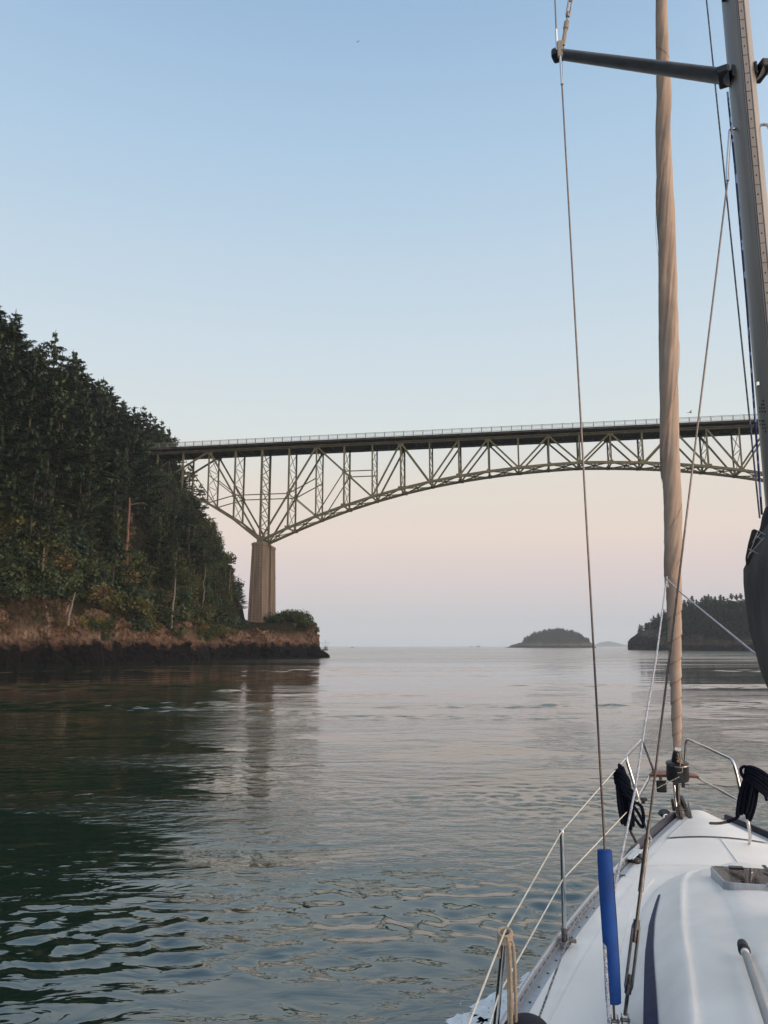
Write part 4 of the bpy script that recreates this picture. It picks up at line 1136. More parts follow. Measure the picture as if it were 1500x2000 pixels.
# ------------------------------------------------------------------ small craft and birds
def trawler(name, loc, L_, label, rz=0.0, mast=True):
    e = empty(name, loc, rz); tag(e, label, 'boat')
    b = MB(); rows_ = []
    for i in range(11):
        t = i / 10; x = (t - .5) * L_; hw = L_ * .15 * (1 - (max(0, t - .45) / .55) ** 2.2) + .02; sh = L_ * (.085 + .07 * t * t)
        rows_.append([(x, -hw, sh), (x + .0, -hw * .8, 0), (x, 0, -.4), (x, hw * .8, 0), (x, hw, sh)])
    b.grid(rows_); b.grid([[r_[0], r_[4]] for r_ in rows_]); b.build('hull', M['boat_dark'], e)
    c = MB(); z = L_ * .09
    c.box((L_ * .08, 0, z + L_ * .09), (L_ * .26, L_ * .19, L_ * .17)); c.box((L_ * .08, 0, z + L_ * .185), (L_ * .30, L_ * .22, L_ * .02))
    c.build('wheelhouse', M['boat_white'], e)
    if mast:
        m_ = MB(); m_.tube([(-L_ * .08, 0, z), (-L_ * .08, 0, L_ * .78)], .09, 6); m_.build('mast', M['boat_dark'], e)
        for s_ in (-1, 1):
            g = MB(); g.tube([(-L_ * .08, 0, z + .5), (-L_ * .1, s_ * L_ * .34, L_ * .62)], .06, 5); g.tube([(-L_ * .08, 0, L_ * .6), (-L_ * .1, s_ * L_ * .34, L_ * .62)], .04, 5); g.build('outrigger', M['boat_dark'], e)
    return e
p = world_at(636, 1262, 560); trawler('fishing_boat', (p.x, 560, 0), 9, 'small dark fishing boat with mast and outriggers just off the tip of the rock headland', R(75))
p = world_at(688, 1262, 1500); trawler('motor_boat', (p.x, 1500, 0), 8, 'tiny dark boat alone on the horizon right of the rock headland', R(60), False)
p = world_at(920, 1262, 2600); trawler('motor_boat', (p.x, 2600, 0), 12, 'tiny low boat on the horizon, left one of the pair before the island', 0, False)
p = world_at(933, 1262, 2600); trawler('motor_boat', (p.x, 2600, 0), 17, 'long low boat on the horizon, right one of the pair before the island', 0, False)
def gull(px, py, Y, label, rz, s=1.0):
    p = world_at(px, py, Y); e = empty('gull', p, rz); tag(e, label, 'bird')
    b = MB(); b.tube([(-.28 * s, 0, 0), (-.1 * s, 0, .02), (.12 * s, 0, .02), (.24 * s, 0, .03), (.32 * s, 0, .02)], [.015 * s, .07 * s, .075 * s, .045 * s, .01 * s], 8); b.build('body', M['bird'], e, smooth=True)
    for sd_ in (-1, 1):
        w_ = MB(); rows_ = []
        for i in range(7):
            t = i / 6; y = sd_ * (.04 + .62 * t) * s; z = (.05 + .14 * math.sin(t * 2.2)) * s; c = (.16 - .12 * t) * s; x = -.06 * t * s
            rows_.append([(x - c, y, z), (x, y, z + .014 * s), (x + c * .6, y, z), (x, y, z - .008 * s)])
        w_.grid(rows_, closed=True); w_.build('wing', M['bird'], e)
gull(699, 82, 160, 'small bird high in the sky above the bridge', R(60), .8)
gull(1348, 806, 120, 'pale bird gliding above the bridge railing right of the furled sail', R(10), 1.1)
gull(537, 1130, 190, 'small bird flying just right of the concrete pier', R(20), 1.1)

# ------------------------------------------------------------------ haze: thin even air round everything
hz = MB(); Hx = 6700
hz.box((0, 0, 69), (2 * Hx, 2 * Hx, 144))
hm = bpy.data.materials.new('haze'); hm.use_nodes = True; hn = hm.node_tree; hn.nodes.clear()
pv = hn.nodes.new('ShaderNodeVolumePrincipled'); ho = hn.nodes.new('ShaderNodeOutputMaterial')
pv.inputs['Color'].default_value = (0.86, 0.94, 1.0, 1); pv.inputs['Density'].default_value = 0.00015; pv.inputs['Anisotropy'].default_value = 0.0
hn.links.new(pv.outputs[0], ho.inputs['Volume'])
ho_ = hz.build('haze', hm); tag(ho_, 'thin blue-grey sea haze', kind='stuff')
#PART4
# ------------------------------------------------------------------ the yacht we stand on
boat = empty('sailing_yacht', (-OFF * -1 * math.cos(HEAD), -OFF * math.sin(HEAD), 0), -HEAD)
boat.location = (OFF * math.cos(HEAD), -OFF * math.sin(HEAD), 0)
tag(boat, 'white sailing yacht with furled tan headsail, seen forward from its port side deck', 'sailing yacht')
FB = [-3.2, -1, 1.5, 3, 4.1, 5, 6, 7, 7.9, 8.2]
BB = [1.62, 1.74, 1.74, 1.66, 1.47, 1.25, .96, .63, .30, .15]
def beam_at(F): return interp(F, FB, BB)
# smoother outline
_fx = np.linspace(-3.2, 8.22, 70); _bx = np.array([beam_at(f) for f in _fx])
for _ in range(3): _bx[1:-1] = (_bx[:-2] + 2 * _bx[1:-1] + _bx[2:]) / 4
def ob(F): return float(np.interp(F, _fx, _bx))
def dz(F): return 1.105 + .0185 * F + .0006 * max(0, F) ** 2
def deck_z(x, F):
    b = max(ob(F), .05); return dz(F) + .055 * (1 - min(1, (x / b) ** 2))
# hull
h_ = MB(); rows_ = []
for f in _fx:
    w_ = ob(f); t = (f + 3.2) / 11.4; row = []
    for j in range(13):
        v = j / 12
        ww = w_ * (1 - .10 * v - (.55 * v ** 2) * (.25 + .75 * t ** 2)) * (1 if v < 1 else 1)
        row.append((-ww, f - .35 * v * t ** 3, dz(f) - (dz(f) + .25) * v))
    rows_.append(row)
h_.grid(rows_, flip=True); h_.grid([[(-p[0], p[1], p[2]) for p in r_] for r_ in rows_])
b0, b1 = rows_[-1], [(-p[0], p[1], p[2]) for p in rows_[-1]]
h_.grid([b0, [((a[0] + c[0]) / 2, a[1] + .05, a[2]) for a, c in zip(b0, b1)], b1], flip=True)
h_.build('hull', M['gel'], boat, smooth=True, angle=180)
# deck
d_ = MB(); rows_ = []
for f in _fx:
    w_ = ob(f) + .01
    rows_.append([(w_ * (j / 12 - 1), f, deck_z(w_ * (j / 12 - 1), f)) for j in range(25)])
d_.grid(rows_); d_.build('deck', M['gel'], boat, smooth=True, angle=180)
# non-skid panels: slightly raised moulded areas on the foredeck and side decks
def nonskid(poly, name='nonskid_panel', zoff=.008, m_='gelgrip'):
    q = MB(); n1 = 14
    rows_ = []
    for i in range(n1 + 1):
        f = poly[0] + (poly[1] - poly[0]) * i / n1
        a, b_ = poly[2](f), poly[3](f)
        rows_.append([(a + (b_ - a) * j / 16, f, deck_z(a + (b_ - a) * j / 16, f) + zoff) for j in range(17)])
    lo_ = lambda r: [(p[0], p[1], p[2] - .02) for p in r]
    rows_ = [[lo_([r[0]])[0]] + r + [lo_([r[-1]])[0]] for r in rows_]
    rows_ = [lo_(rows_[0])] + rows_ + [lo_(rows_[-1])]
    q.grid(rows_); return q.build(name, M[m_], boat, smooth=True, angle=40)
nonskid((6.42, 7.18, lambda f: -ob(f) + .17, lambda f: -.02)); nonskid((6.42, 7.18, lambda f: .02, lambda f: ob(f) - .17))
nonskid((1.0, 6.1, lambda f: -ob(f) + .19, lambda f: -interp(f, [1, 3, 3.9, 4.5, 5.5, 6.1], [1.2, 1.13, 1.06, .99, .82, .62])))
nonskid((1.0, 6.1, lambda f: interp(f, [1, 3, 3.9, 4.5, 5.5, 6.1], [1.2, 1.13, 1.06, .99, .82, .62]), lambda f: ob(f) - .19))
# anchor locker lid with its seam and hinge
q = MB(); rows_ = []
for i in range(9):
    f = 7.22 + .62 * i / 8; w_ = ob(f) - .15 - .02 * i / 8
    rows_.append([(w_ * (j / 6 - 1), f, deck_z(w_ * (j / 6 - 1), f) + .012) for j in range(13)])
q.grid(rows_); lid = q.build('anchor_locker_lid', M['gel'], boat, smooth=True, angle=180)
q = MB()
q.tube([(p[0], p[1], p[2] + .0005) for p in [r_[0] for r_ in rows_]], .0014, 5); q.tube([r_ for r_ in rows_[0]], .0014, 5)
q.build('lid_seal', M['anchorgrey'], lid)
for s_ in (-1,):
    q = MB(); c = bp(1287, 1646, z=1.275); q.box(c, (.02, .10, .012), Matrix.Rotation(-.5, 3, 'Z')); q.tube([c, bp(1318, 1608, z=1.28)], .004, 5); q.build('lid_latch', M['anchorgrey'], lid)
c = bp(1409, 1634, z=1.28); q = MB(); q.box(c, (.09, .025, .02), Matrix.Rotation(.3, 3, 'Z')); q.box(c + Vector((0, 0, .015)), (.05, .05, .012)); q.build('lid_hinge', M['anchorgrey'], lid)
q = MB(); q.tube([bp(1305, 1603, z=1.285), bp(1322, 1601, z=1.30), bp(1332, 1603, z=1.29)], .012, 6); q.build('locker_handle', M['navytape'], boat)

# coachroof, one moulding
CF = [6.34, 6.22, 6.05, 5.8, 5.5, 5.0, 4.5, 3.9, 3.0, 2.0, 1.0, 0.3]
CB = [.22, .42, .54, .66, .75, .86, .93, .99, 1.06, 1.1, 1.12, 1.12]
CR = [.14, .28, .40, .46, .51, .58, .645, .70, .80, .86, .90, .90]
CH = [.0, .025, .05, .085, .12, .165, .205, .245, .285, .32, .34, .34]
def co_(F, a): return interp(F, CF[::-1], a[::-1])
def roof_z(x, F):
    r = co_(F, CR); h = co_(F, CH)
    return dz(F) + .055 + h + .045 * (1 - min(1, (x / r) ** 2))
q = MB(); rows_ = []
for i in range(64):
    F = 6.34 - 6.04 * i / 63; b_ = co_(F, CB); r = co_(F, CR); h = co_(F, CH); zd = dz(F) + .02; zt = dz(F) + .055 + h
    half = [(b_ + .05, zd - .03), (b_ + .02, zd + .002), (b_, zd + .012), (b_ - .012, zd + .03)]
    for t in (.2, .4, .6, .8): half.append((b_ - .012 + (r + .035 - b_ + .012) * t, zd + .03 + (zt - .012 - zd - .03) * t))
    half += [(r + .035, zt - .012), (r + .015, zt - .002), (r, zt + .006), (r - .012, zt + .004), (r - .03, zt - .004), (r - .05, zt + .001)]
    ri_ = r * .60
    for t in (.25, .5, .75, 1): x_ = r - .05 + (ri_ - r + .05) * t; half.append((x_, roof_z(x_, F)))
    half.append((ri_ - .012, roof_z(ri_, F) + .004)); half.append((ri_ - .03, roof_z(ri_, F) + .016))
    for t in (.33, .66, 1): x_ = (ri_ - .03) * (1 - t); half.append((x_, roof_z(x_, F) + .016))
    row = [(-x_, F, z_) for x_, z_ in half] + [(x_, F, z_) for x_, z_ in half[-2::-1]]
    rows_.append(row)
q.grid(rows_, flip=True)
roof = q.build('coachroof', M['gel'], boat, smooth=True, angle=50)
# navy stripe moulded on the coachroof side
for s_ in (-1, 1):
    q = MB(); rs_ = []
    for i in range(26):
        t = i / 25; F = 5.55 - 4.9 * t; b_ = co_(F, CB) - .012; r = co_(F, CR) + .035; zd = dz(F) + .05; zt = dz(F) + .043 + co_(F, CH)
        w0 = .40 - .08 * min(1, t * 2.2); w1 = .48 + .13 * min(1, t * 2.2)
        row = []
        for k_ in (w0, (w0 + w1) / 2, w1):
            x_ = b_ + (r - b_) * k_; z_ = zd + (zt - zd) * k_
            row.append((s_ * (x_ + .004), F, z_ + .004))
        rs_.append(row)
    q.grid(rs_, flip=(s_ > 0)); q.build('navy_stripe', M['navytape'], roof)

# toe rail: perforated aluminium, bow part coloured navy like mirrored dark water
for s_ in (-1, 1):
    q = MB(); rs_ = []
    fr = np.linspace(0.2, 6.9, 60)
    for f in fr:
        x = ob(f) - .02; z = dz(f)
        rs_.append([(s_ * (x + .025), f, z - .03), (s_ * (x + .025), f, z + .055), (s_ * (x + .012), f, z + .062), (s_ * (x + .006), f, z + .055), (s_ * (x - .002), f, z + .006), (s_ * (x - .05), f, z + .008), (s_ * (x - .052), f, z - .002)])
    q.grid(rs_, flip=(s_ > 0)); tr_ = q.build('toe_rail', M['alu'], boat, smooth=True, angle=30)
    for f in (np.arange(2.4, 6.8, .085) if s_ < 0 else ()):
        x = ob(f) - .02 + .0005; z = dz(f); dx_ = (ob(f + .03) - ob(f))
        q = MB(); q.box((s_ * (x + .0015), f, z + .034), (.004, .045, .010), Matrix.Rotation(math.atan2(-dx_ * s_, .03) * 1, 3, 'Z')); q.build('rail_slot', M['steel_dull'], tr_)
    q = MB()
    for f in np.arange(.9, 6.8, .17):
        x = ob(f) - .02; q.lathe([(.007, 0), (.006, .003), (.001, .004)], 8, Matrix.Translation((s_ * (x - .03), f, dz(f) + .008)))
    q.build('rail_screws', M['anchorgrey'], tr_)
    q = MB(); rs_ = []
    for f in np.linspace(6.6, 8.05, 20):
        x = ob(f) - .012; z = dz(f); g0 = min(1, (f - 6.6) / .15) * .055 + .01
        rs_.append([(s_ * (x + .05), f, z - .06), (s_ * (x + .055), f, z + g0 * .6), (s_ * (x + .03), f, z + g0), (s_ * (x + .004), f, z + g0 * 1.02), (s_ * (x - .012), f, z + .008)])
    q.grid(rs_, flip=(s_ > 0)); q.build('dark_bow_rail', M['navyrail'], boat, smooth=True, angle=40)
    q = MB(); rs_ = []
    for f in np.linspace(6.2, 8.0, 22):
        x = ob(f) - .03; z = deck_z(x, f); rs_.append([(s_ * (x - .005), f, z + .016), (s_ * (x - .05), f, z + .014), (s_ * (x - .065), f, z + .002)])
    q.grid(rs_, flip=(s_ > 0)); q.build('deck_edge_strip', M['alu'], boat)

# ---- mast
MF = 4.5
def oval(ax, ay, n, x0=0, y0=0): return [(x0 + ax * math.cos(2 * math.pi * i / n), y0 + ay * math.sin(2 * math.pi * i / n)) for i in range(n)]
q = MB(); rs_ = []
for z in np.linspace(1.42, 20.5, 24): rs_.append([(x, MF + y, z) for x, y in oval(.072, .108, 32)])
q.grid(rs_, closed=True); mast = q.build('mast', M['mast'], boat, smooth=True, angle=180)
ty = MF - .108
q = MB(); q.box((0, ty - .004, 11), (.026, .010, 18.9)); trk = q.build('sail_track', M['mast'], mast)
q = MB()
for i, z in enumerate(np.arange(1.9, 9.6, .06)):
    if i % 2: q.lathe([(.0042, 0), (.0042, .002), (0.0002, .003)], 7, Matrix.Translation((0, ty - .009, z)) @ Matrix.Rotation(R(90), 4, 'X'))
    else: q.box((0, ty - .0098, z), (.026, .0014, .0022))
q.build('track_screws', M['rubber'], trk)
for sx in (-1, 1):
    q = MB(); q.box((sx * .020, ty + .003, 11), (.005, .012, 18.9)); q.build('sail_groove', M['alu_dark'], mast)
def mast_pt(deg, z, r=1.0):
    a = R(deg); return Vector((.072 * math.sin(a) * r, MF - .108 * math.cos(a) * r, z))     # 0 = aft, -90 = port
def mast_hit(px, py):
    best = None
    for deg in range(-110, 60, 2):
        p = mast_pt(deg, 0)
        # height on this meridian whose image row is py
        wv = bp(px, py, F=p.y); e = abs(wv.x - p.x)
        if best is None or e < best[0]: best = (e, deg, wv.z)
    return best[1], best[2]
# drilled drain holes in two groups on the port side
q = MB()
for cx, cy, rows__ in [(1486, 783, [(1, 0), (.6, 1), (1, 1), (.1, 2), (.5, 2), (1, 2), (.1, 3), (.6, 3), (1.1, 3)]), (1486, 822, [(.2, 0), (.7, 0), (1.1, 0), (.3, 1), (.8, 1), (1.2, 1), (.7, 2), (1.2, 2), (1.2, 3)])]:
    for u_, v_ in rows__:
        dg, z = mast_hit(cx + (u_ - .5) * 10 + (v_) * .8, cy + v_ * 7)
        p = mast_pt(dg, z, 1.0); nrm = Vector((math.sin(R(dg)) / .072, -math.cos(R(dg)) / .108, 0)).normalized()
        M4 = Matrix.Translation(p) @ nrm.to_track_quat('Z', 'Y').to_matrix().to_4x4()
        q.lathe([(.0055, -.001), (.0055, .0012), (.0002, .0014)], 10, M4)
q.build('vent_holes', M['rubber'], mast)
dg, z = mast_hit(1481, 750); p = mast_pt(dg, z, 1.02); q = MB(); q.box(p, (.012, .02, .02)); q.build('mast_fitting', M['steel'], mast)
q = MB(); q.box((0, MF + .4, 20.5), (.08, 1.7, .1)); q.build('mast_crane', M['alu'], mast)
# first pair of spreaders
ZS = bp(1425, 158, F=MF).z
tipP = bp(1094, 106, A=-1.05); rootP = Vector((-.075, MF - .03, ZS))
print('spreader tip', tipP, 'root z', ZS)
def spreader(sx):
    a = Vector((rootP.x * -sx, rootP.y, rootP.z)) if sx > 0 else rootP.copy()
    a = Vector((sx * abs(rootP.x), rootP.y, rootP.z)); b_ = Vector((sx * abs(tipP.x), tipP.y, tipP.z))
    q = MB(); rs_ = []; dr = (b_ - a).normalized()
    for i in range(9):
        t = i / 8; c = a.lerp(b_, t); ch = .150 - .045 * t; th = .040
        fx = Vector((dr.y, -dr.x, 0)).normalized()
        rs_.append([c + fx * (ch / 2 * math.cos(2 * math.pi * j / 14)) + Vector((0, 0, th / 2 * 1.6 * math.sin(2 * math.pi * j / 14))) for j in range(14)])
    q.grid(rs_, closed=True, flip=(sx < 0)); sp = q.build('spreader', M['alu_dark'], mast, smooth=True, angle=180)
    q = MB(); q.box(a.lerp(b_, .03), (.07, .155, .055), Matrix.Rotation(math.atan2(dr.y, dr.x), 3, 'Z')); q.box(a + Vector((sx * -.012, 0, .01)), (.02, .10, .085)); q.build('spreader_root', M['black'], sp, bevel=.012)
    q = MB(); q.box(b_ + Vector((sx * .01, 0, 0)), (.09, .085, .075), Matrix.Rotation(math.atan2(dr.y, dr.x), 3, 'Z')); q.build('spreader_tip', M['black'], sp, bevel=.02)
    q = MB(); q.box(b_ + Vector((sx * .0, -.045, .002)), (.036, .022, .12)); q.build('tip_clamp', M['ply'], sp, bevel=.004)
    return b_
tp = spreader(-1); ts = spreader(1)
# ---- standing rigging
def wire(name, a, b_, r=.0045, m_='wire', parent=None):
    q = MB(); q.tube([a, b_], r, 8); return q.build(name, M[m_], parent or boat, smooth=True)
def turnbuckle(parent, a, b_, s_=1.0, m_='steel_dull'):
    """open body turnbuckle between a (top) and b (bottom)"""
    a = Vector(a); b_ = Vector(b_); q = MB(); d = b_ - a
    q.tube([a, a + d * .10], .0065 * s_, 8); q.tube([a + d * .10, a + d * .38], .0095 * s_, 10); q.tube([a + d * .38, a + d * .55], .006 * s_, 8)
    o = q.build('swage_terminal', M['steel_dull'], parent, smooth=True, angle=40)
    q = MB(); x = d.normalized().cross(Vector((0, 1, 0))).normalized() * .0105 * s_
    for g in (-1, 1): q.tube([a + d * .53 + x * g * .4, a + d * .56 + x * g, a + d * .86 + x * g, a + d * .89 + x * g * .4], .0055 * s_, 8)
    q.tube([a + d * .525, a + d * .57], .012 * s_, 10); q.tube([a + d * .85, a + d * .895], .012 * s_, 10); q.tube([a + d * .89, b_], .0065 * s_, 8); q.tube([a + d * .57, a + d * .64], .006 * s_, 8); q.tube([a + d * .80, a + d * .85], .006 * s_, 8)
    q.build('turnbuckle', M[m_], parent, smooth=True, angle=40)
cap_top = tp + Vector((0, -.045, -.05)); cap_bot = bp(1200, 1992, z=dz(4) + .10)
print('chainplate', cap_bot)
for s_ in (-1, 1):
    f_ = (lambda p: Vector((p.x * (-s_), p.y, p.z)))
    a, b_ = f_(cap_top), f_(cap_bot)
    c = wire('cap_shroud', a, b_, .0055)
    q = MB(); q.tube([a, a + (b_ - a) * .045], .0095, 10); q.build('swage_terminal', M['steel'], c, smooth=True, angle=40)
    if s_ < 0:
        n_t, n_b = None, None
        ft = a + (b_ - a) * 0; 
        # blue foam tube slipped over the lower shroud
        dv = (a - b_); top = bp(1181, 1655, F=b_.y + (a.y - b_.y) * .2); tt = (top.z - b_.z) / dv.z; lo = .012
        pts = [b_ + dv * (lo + (tt - lo) * i / 14) + Vector((.0022 * math.sin(i * .4), 0, 0)) for i in range(15)]
        q = MB(); q.tube(pts, [.033] + [.0345] * 13 + [.0335], 20, cap=False)
        # rolled ends and the bore
        q.tube([pts[0], pts[1]], .012, 12); k0 = len(q.v)
        d1 = dv.normalized(); M4 = Matrix.Translation(pts[-1]) @ d1.to_track_quat('Z', 'Y').to_matrix().to_4x4()
        q.lathe([(.0335, -.001), (.0325, .005), (.026, .008), (.015, .006), (.010, .0), (.009, -.05)], 20, M4)
        M5 = Matrix.Translation(pts[0]) @ d1.to_track_quat('Z', 'Y').to_matrix().to_4x4(); q.lathe([(.010, .02), (.010, .002), (.024, -.006), (.033, .0)], 20, M5)
        fo = q.build('foam_guard', M['foam_blue'], c, smooth=True, angle=60)
        q = MB(); x = pts[3] + Vector((.0335, -.01, 0)); y = pts[12] + Vector((.0335, -.01, 0)); q.tube([x, (x + y) / 2 + Vector((.001, 0, 0)), y], .0012, 4); q.build('foam_slit', M['navytape'], fo)
    # lower shroud
    la = Vector((-.075 * -s_ * -1 if False else s_ * .078, MF - .03, bp(1432, 255, F=MF - .03).z)); lb = f_(bp(1221, 1990, z=dz(4) + .10))
    q = MB(); q.tube(smoothpath([la + Vector((-s_ * .02, 0, .01)), la + Vector((s_ * .02, -.01, .0)), la + Vector((s_ * .034, -.03, -.06)), la + (lb - la) * .055 + Vector((s_ * .01, 0, 0)), la + (lb - la) * .075], 5), .009, 8)
    ll = wire('lower_shroud', la + (lb - la) * .07, lb + (la - lb) * .16, .0052)
    q.build('tang_terminal', M['steel'], ll, smooth=True, angle=60)
    turnbuckle(ll, lb + (la - lb) * .175, lb + Vector((0, 0, .015)), 1.25)
    # chainplates
    for (pp, nm) in ((b_, 0), (lb, 1)):
        q = MB()
        for g in (-1, 1): q.box(pp + Vector((g * .014, 0, -.045)), (.006, .05, .12))
        q.tube([pp + Vector((-.022, 0, -.005)), pp + Vector((.022, 0, -.005))], .008, 10); q.tube([pp + Vector((-.022, 0, -.065)), pp + Vector((.022, 0, -.065))], .008, 10)
        q.box(pp + Vector((0, 0, -.105)), (.075, .09, .008)); q.build('chainplate', M['rust'] if False else M['steel_dull'], boat, bevel=.003)
    # wires above the spreader
    t_ = f_(tp); up1 = Vector((t_.x * .82, t_.y + .05, 17.5))
    q0 = wire('upper_shroud', t_ + Vector((s_ * .02, -.04, .03)), Vector((t_.x * 1.0, t_.y + .02, 12.4)), .005)
    q = MB(); q.tube([t_ + Vector((s_ * .02, -.04, .0)), t_ + Vector((s_ * .02, -.04, .16))], .009, 8); q.build('swage_terminal', M['steel'], q0, smooth=True, angle=40)
    dd = Vector((s_ * .08, MF - .02, 11.8)); b0_ = t_ + Vector((-s_ * .02, -.03, .04))
    q1 = wire('diagonal_shroud', b0_ + (dd - b0_) * .09, dd, .0045)
    q = MB(); u_ = (dd - b0_).normalized()
    q.tube([b0_, b0_ + u_ * .13], .014, 8); q.tube([b0_ + u_ * .12, b0_ + u_ * .17], .018, 10); q.build('toggle', M['ply'], q1, smooth=True, angle=40)
    turnbuckle(q1, b0_ + u_ * .60, b0_ + u_ * .16, 1.1)

# ---- forestay, furled headsail, furling drum
st0 = bp(1324, 1600, A=0.0) if False else bp(1325, 1598, z=dz(8.1) + .04)
s1_ = bp(1322, 1440, F=8.05); s2_ = bp(1291, 0, F=6.85)
sdir = (s2_ - s1_).normalized()
def stay(z): return s1_ + sdir * ((z - s1_.z) / sdir.z)
SF = stay(1.7).y; print('stayF', SF)
print('stay', s1_, s2_, stay(1.3), stay(20))
q = MB(); q.tube([stay(1.33), stay(20.2)], .006, 8); fst = q.build('forestay', M['wire'], boat, smooth=True)
zl = [bp(750 + 560, y, A=0).z for y in ()]
def z_at(py):
    lo, hi = 1.0, 20.0
    for _ in range(40):
        m_ = (lo + hi) / 2; p = boat.matrix_basis @ stay(m_)
        if to_px(p)[1] > py: lo = m_
        else: hi = m_
    return lo
# width of the roll measured down the photograph: photo y -> radius
RY = [(1466, .032), (1440, .042), (1420, .047), (1380, .050), (1330, .053), (1290, .058), (1250, .066), (1200, .070), (1150, .078), (1120, .080), (1060, .086), (1000, .090), (900, .093), (800, .093), (650, .094), (500, .092), (400, .086), (300, .079), (200, .070), (100, .063), (0, .058)]
rz_ = sorted([(z_at(y), r) for y, r in RY]); rz_ += [(rz_[-1][0] + 4, .05), (19.5, .03)]
zs_ = [a for a, _ in rz_]; rr_ = [b_ for _, b_ in rz_]
ztop = 16.0; q = MB(); rs_ = []; z = zs_[0]; ph = 0.0; rr_ = [q9 * .95 for q9 in rr_]
xv = sdir.cross(Vector((0, 1, 0))).normalized(); yv = sdir.cross(xv).normalized()
nA = 72; edge_pts = []
low = z_at(1128)
while z < ztop:
    r = interp(z, zs_, rr_); row = []
    fold = .19 if z > low else .17
    for j in range(nA):
        a = 2 * math.pi * j / nA
        fr_ = ((a - ph) / (2 * math.pi)) % 1.0
        step_ = fr_ * fold
        up_ = 1.0 if z > low else .3
        at = a - ph * .6 - 1.1 * math.sin(z * .7)
        cre = up_ * (.13 * fnoise(math.cos(at) * 1.3, math.sin(at) * 1.3, z * 1.1, 2) - .03 * abs(math.sin(1.5 * at + 1.5 * fnoise(z * .9, at * .3, 2, 2))) ** .5 + .075 * fnoise(math.cos(at) * 2.8, math.sin(at) * 2.8, z * 2.0, 3))
        rr = r * (1 - fold / 2 + step_ + cre)
        row.append(stay(z) + xv * (rr * math.cos(a)) + yv * (rr * math.sin(a)))
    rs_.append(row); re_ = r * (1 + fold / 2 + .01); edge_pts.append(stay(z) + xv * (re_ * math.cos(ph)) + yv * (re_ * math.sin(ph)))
    pitch = interp(z, [zs_[0], low - .3, low + .1, 5, 9, 16], [.13, .24, .9, 2.3, 2.6, 2.6])
    dz_ = .012 if z < low else .03
    ph += 2 * math.pi * dz_ / pitch; z += dz_
q.grid(rs_, closed=True); sail = q.build('furled_headsail', M['sail'], fst, smooth=True, angle=55)
q = MB(); q.tube(edge_pts, .0011, 4); q.build('wrap_shadow_line', M['rust'], fst)  # thin brown tube set as the shadow line along the wrap's step
# the dark stitched seams that wind round the roll
def winding(z0, z1, a0, turns, r_=.0016, m_='rubber'):
    pts = []
    for i in range(60):
        t = i / 59; z = z0 + (z1 - z0) * t; a = a0 + turns * 2 * math.pi * t; r = interp(z, zs_, rr_) * 1.065
        pts.append(stay(z) + xv * r * math.cos(a) + yv * r * math.sin(a))
    q = MB(); q.tube(pts, r_, 4); q.build('sail_seam', M[m_], sail)
def face_angle(z):
    c = stay(z); v = Vector((-OFF, 0, EYE)) - c; v = v - sdir * v.dot(sdir); v.normalize(); return math.atan2(v.dot(yv), v.dot(xv))
winding(z_at(118), z_at(92), face_angle(6) + 1.2, -.36, .0014)
winding(z_at(985), z_at(1060), face_angle(3.6) + 1.3, -.40, .0012)
M4 = Matrix.Translation(stay(z_at(1500))) @ sdir.to_track_quat('Z', 'Y').to_matrix().to_4x4()
q = MB(); q.lathe([(.06, -.115), (.100, -.110), (.106, -.085), (.100, .028), (.106, .040), (.104, .052), (.082, .060), (.056, .066), (.05, .10), (.040, .15), (.032, .165), (.001, .17)], 32, M4)
drum = q.build('furling_drum', M['black'], fst, smooth=True, angle=30)
q = MB(); q.lathe([(.107, .036), (.109, .041), (.107, .047)], 32, M4); q.build('drum_rim', M['steel_dull'], drum)
q = MB(); q.box(stay(z_at(1520)) + Vector((-.03, -.09, -.02)), (.04, .03, .06)); q.box(stay(z_at(1523)) + Vector((.035, -.085, -.02)), (.03, .03, .07)); q.build('line_guide', M['black'], drum, bevel=.005)
q = MB(); q.tube([stay(1.30), stay(z_at(1518))], [.016, .018], 4); q.box(stay(1.42), (.036, .012, .30)); q.build('link_plates', M['steel_dull'], fst)
q = MB(); lp = [M4 @ Vector(p) for p in [(-.01, -.052, .16), (.0, -.066, .10), (-.02, -.07, .088), (.012, -.08, .075), (.002, -.09, .062), (.016, -.110, .03), (.012, -.112, .0), (-.03, -.112, -.01)]]
q.tube(smoothpath(lp, 6), .0035, 5); q.tube(smoothpath([M4 @ Vector(p) for p in [(-.02, -.05, .12), (.01, -.07, .085), (.035, -.07, .06), (.02, -.075, .10), (-.01, -.066, .09)]], 6), .003, 5); q.build('tack_lashing', M['beige_rope'], drum)
q = MB(); c = M4 @ Vector((-.005, -.048, .195)); q.box(c, (.055, .003, .028), Matrix.Rotation(.15, 3, 'Y')); q.build('cloth_tag', M['clear'], sail)
# furling line led aft to its block on the pulpit
q = MB(); q.tube([M4 @ Vector((-.01, -.10, -.05)), bp(1282, 1540, F=7.85), bp(1262, 1558, F=7.5), bp(1249, 1568, F=7.25)], .005, 6); q.build('furling_line', M['greyrope'], boat)
q = MB(); c = bp(1254, 1563, F=7.35); q.box(c, (.05, .07, .05)); q.box(c + Vector((.03, .0, .01)), (.03, .03, .03)); q.build('furling_block', M['black'], boat, bevel=.01)

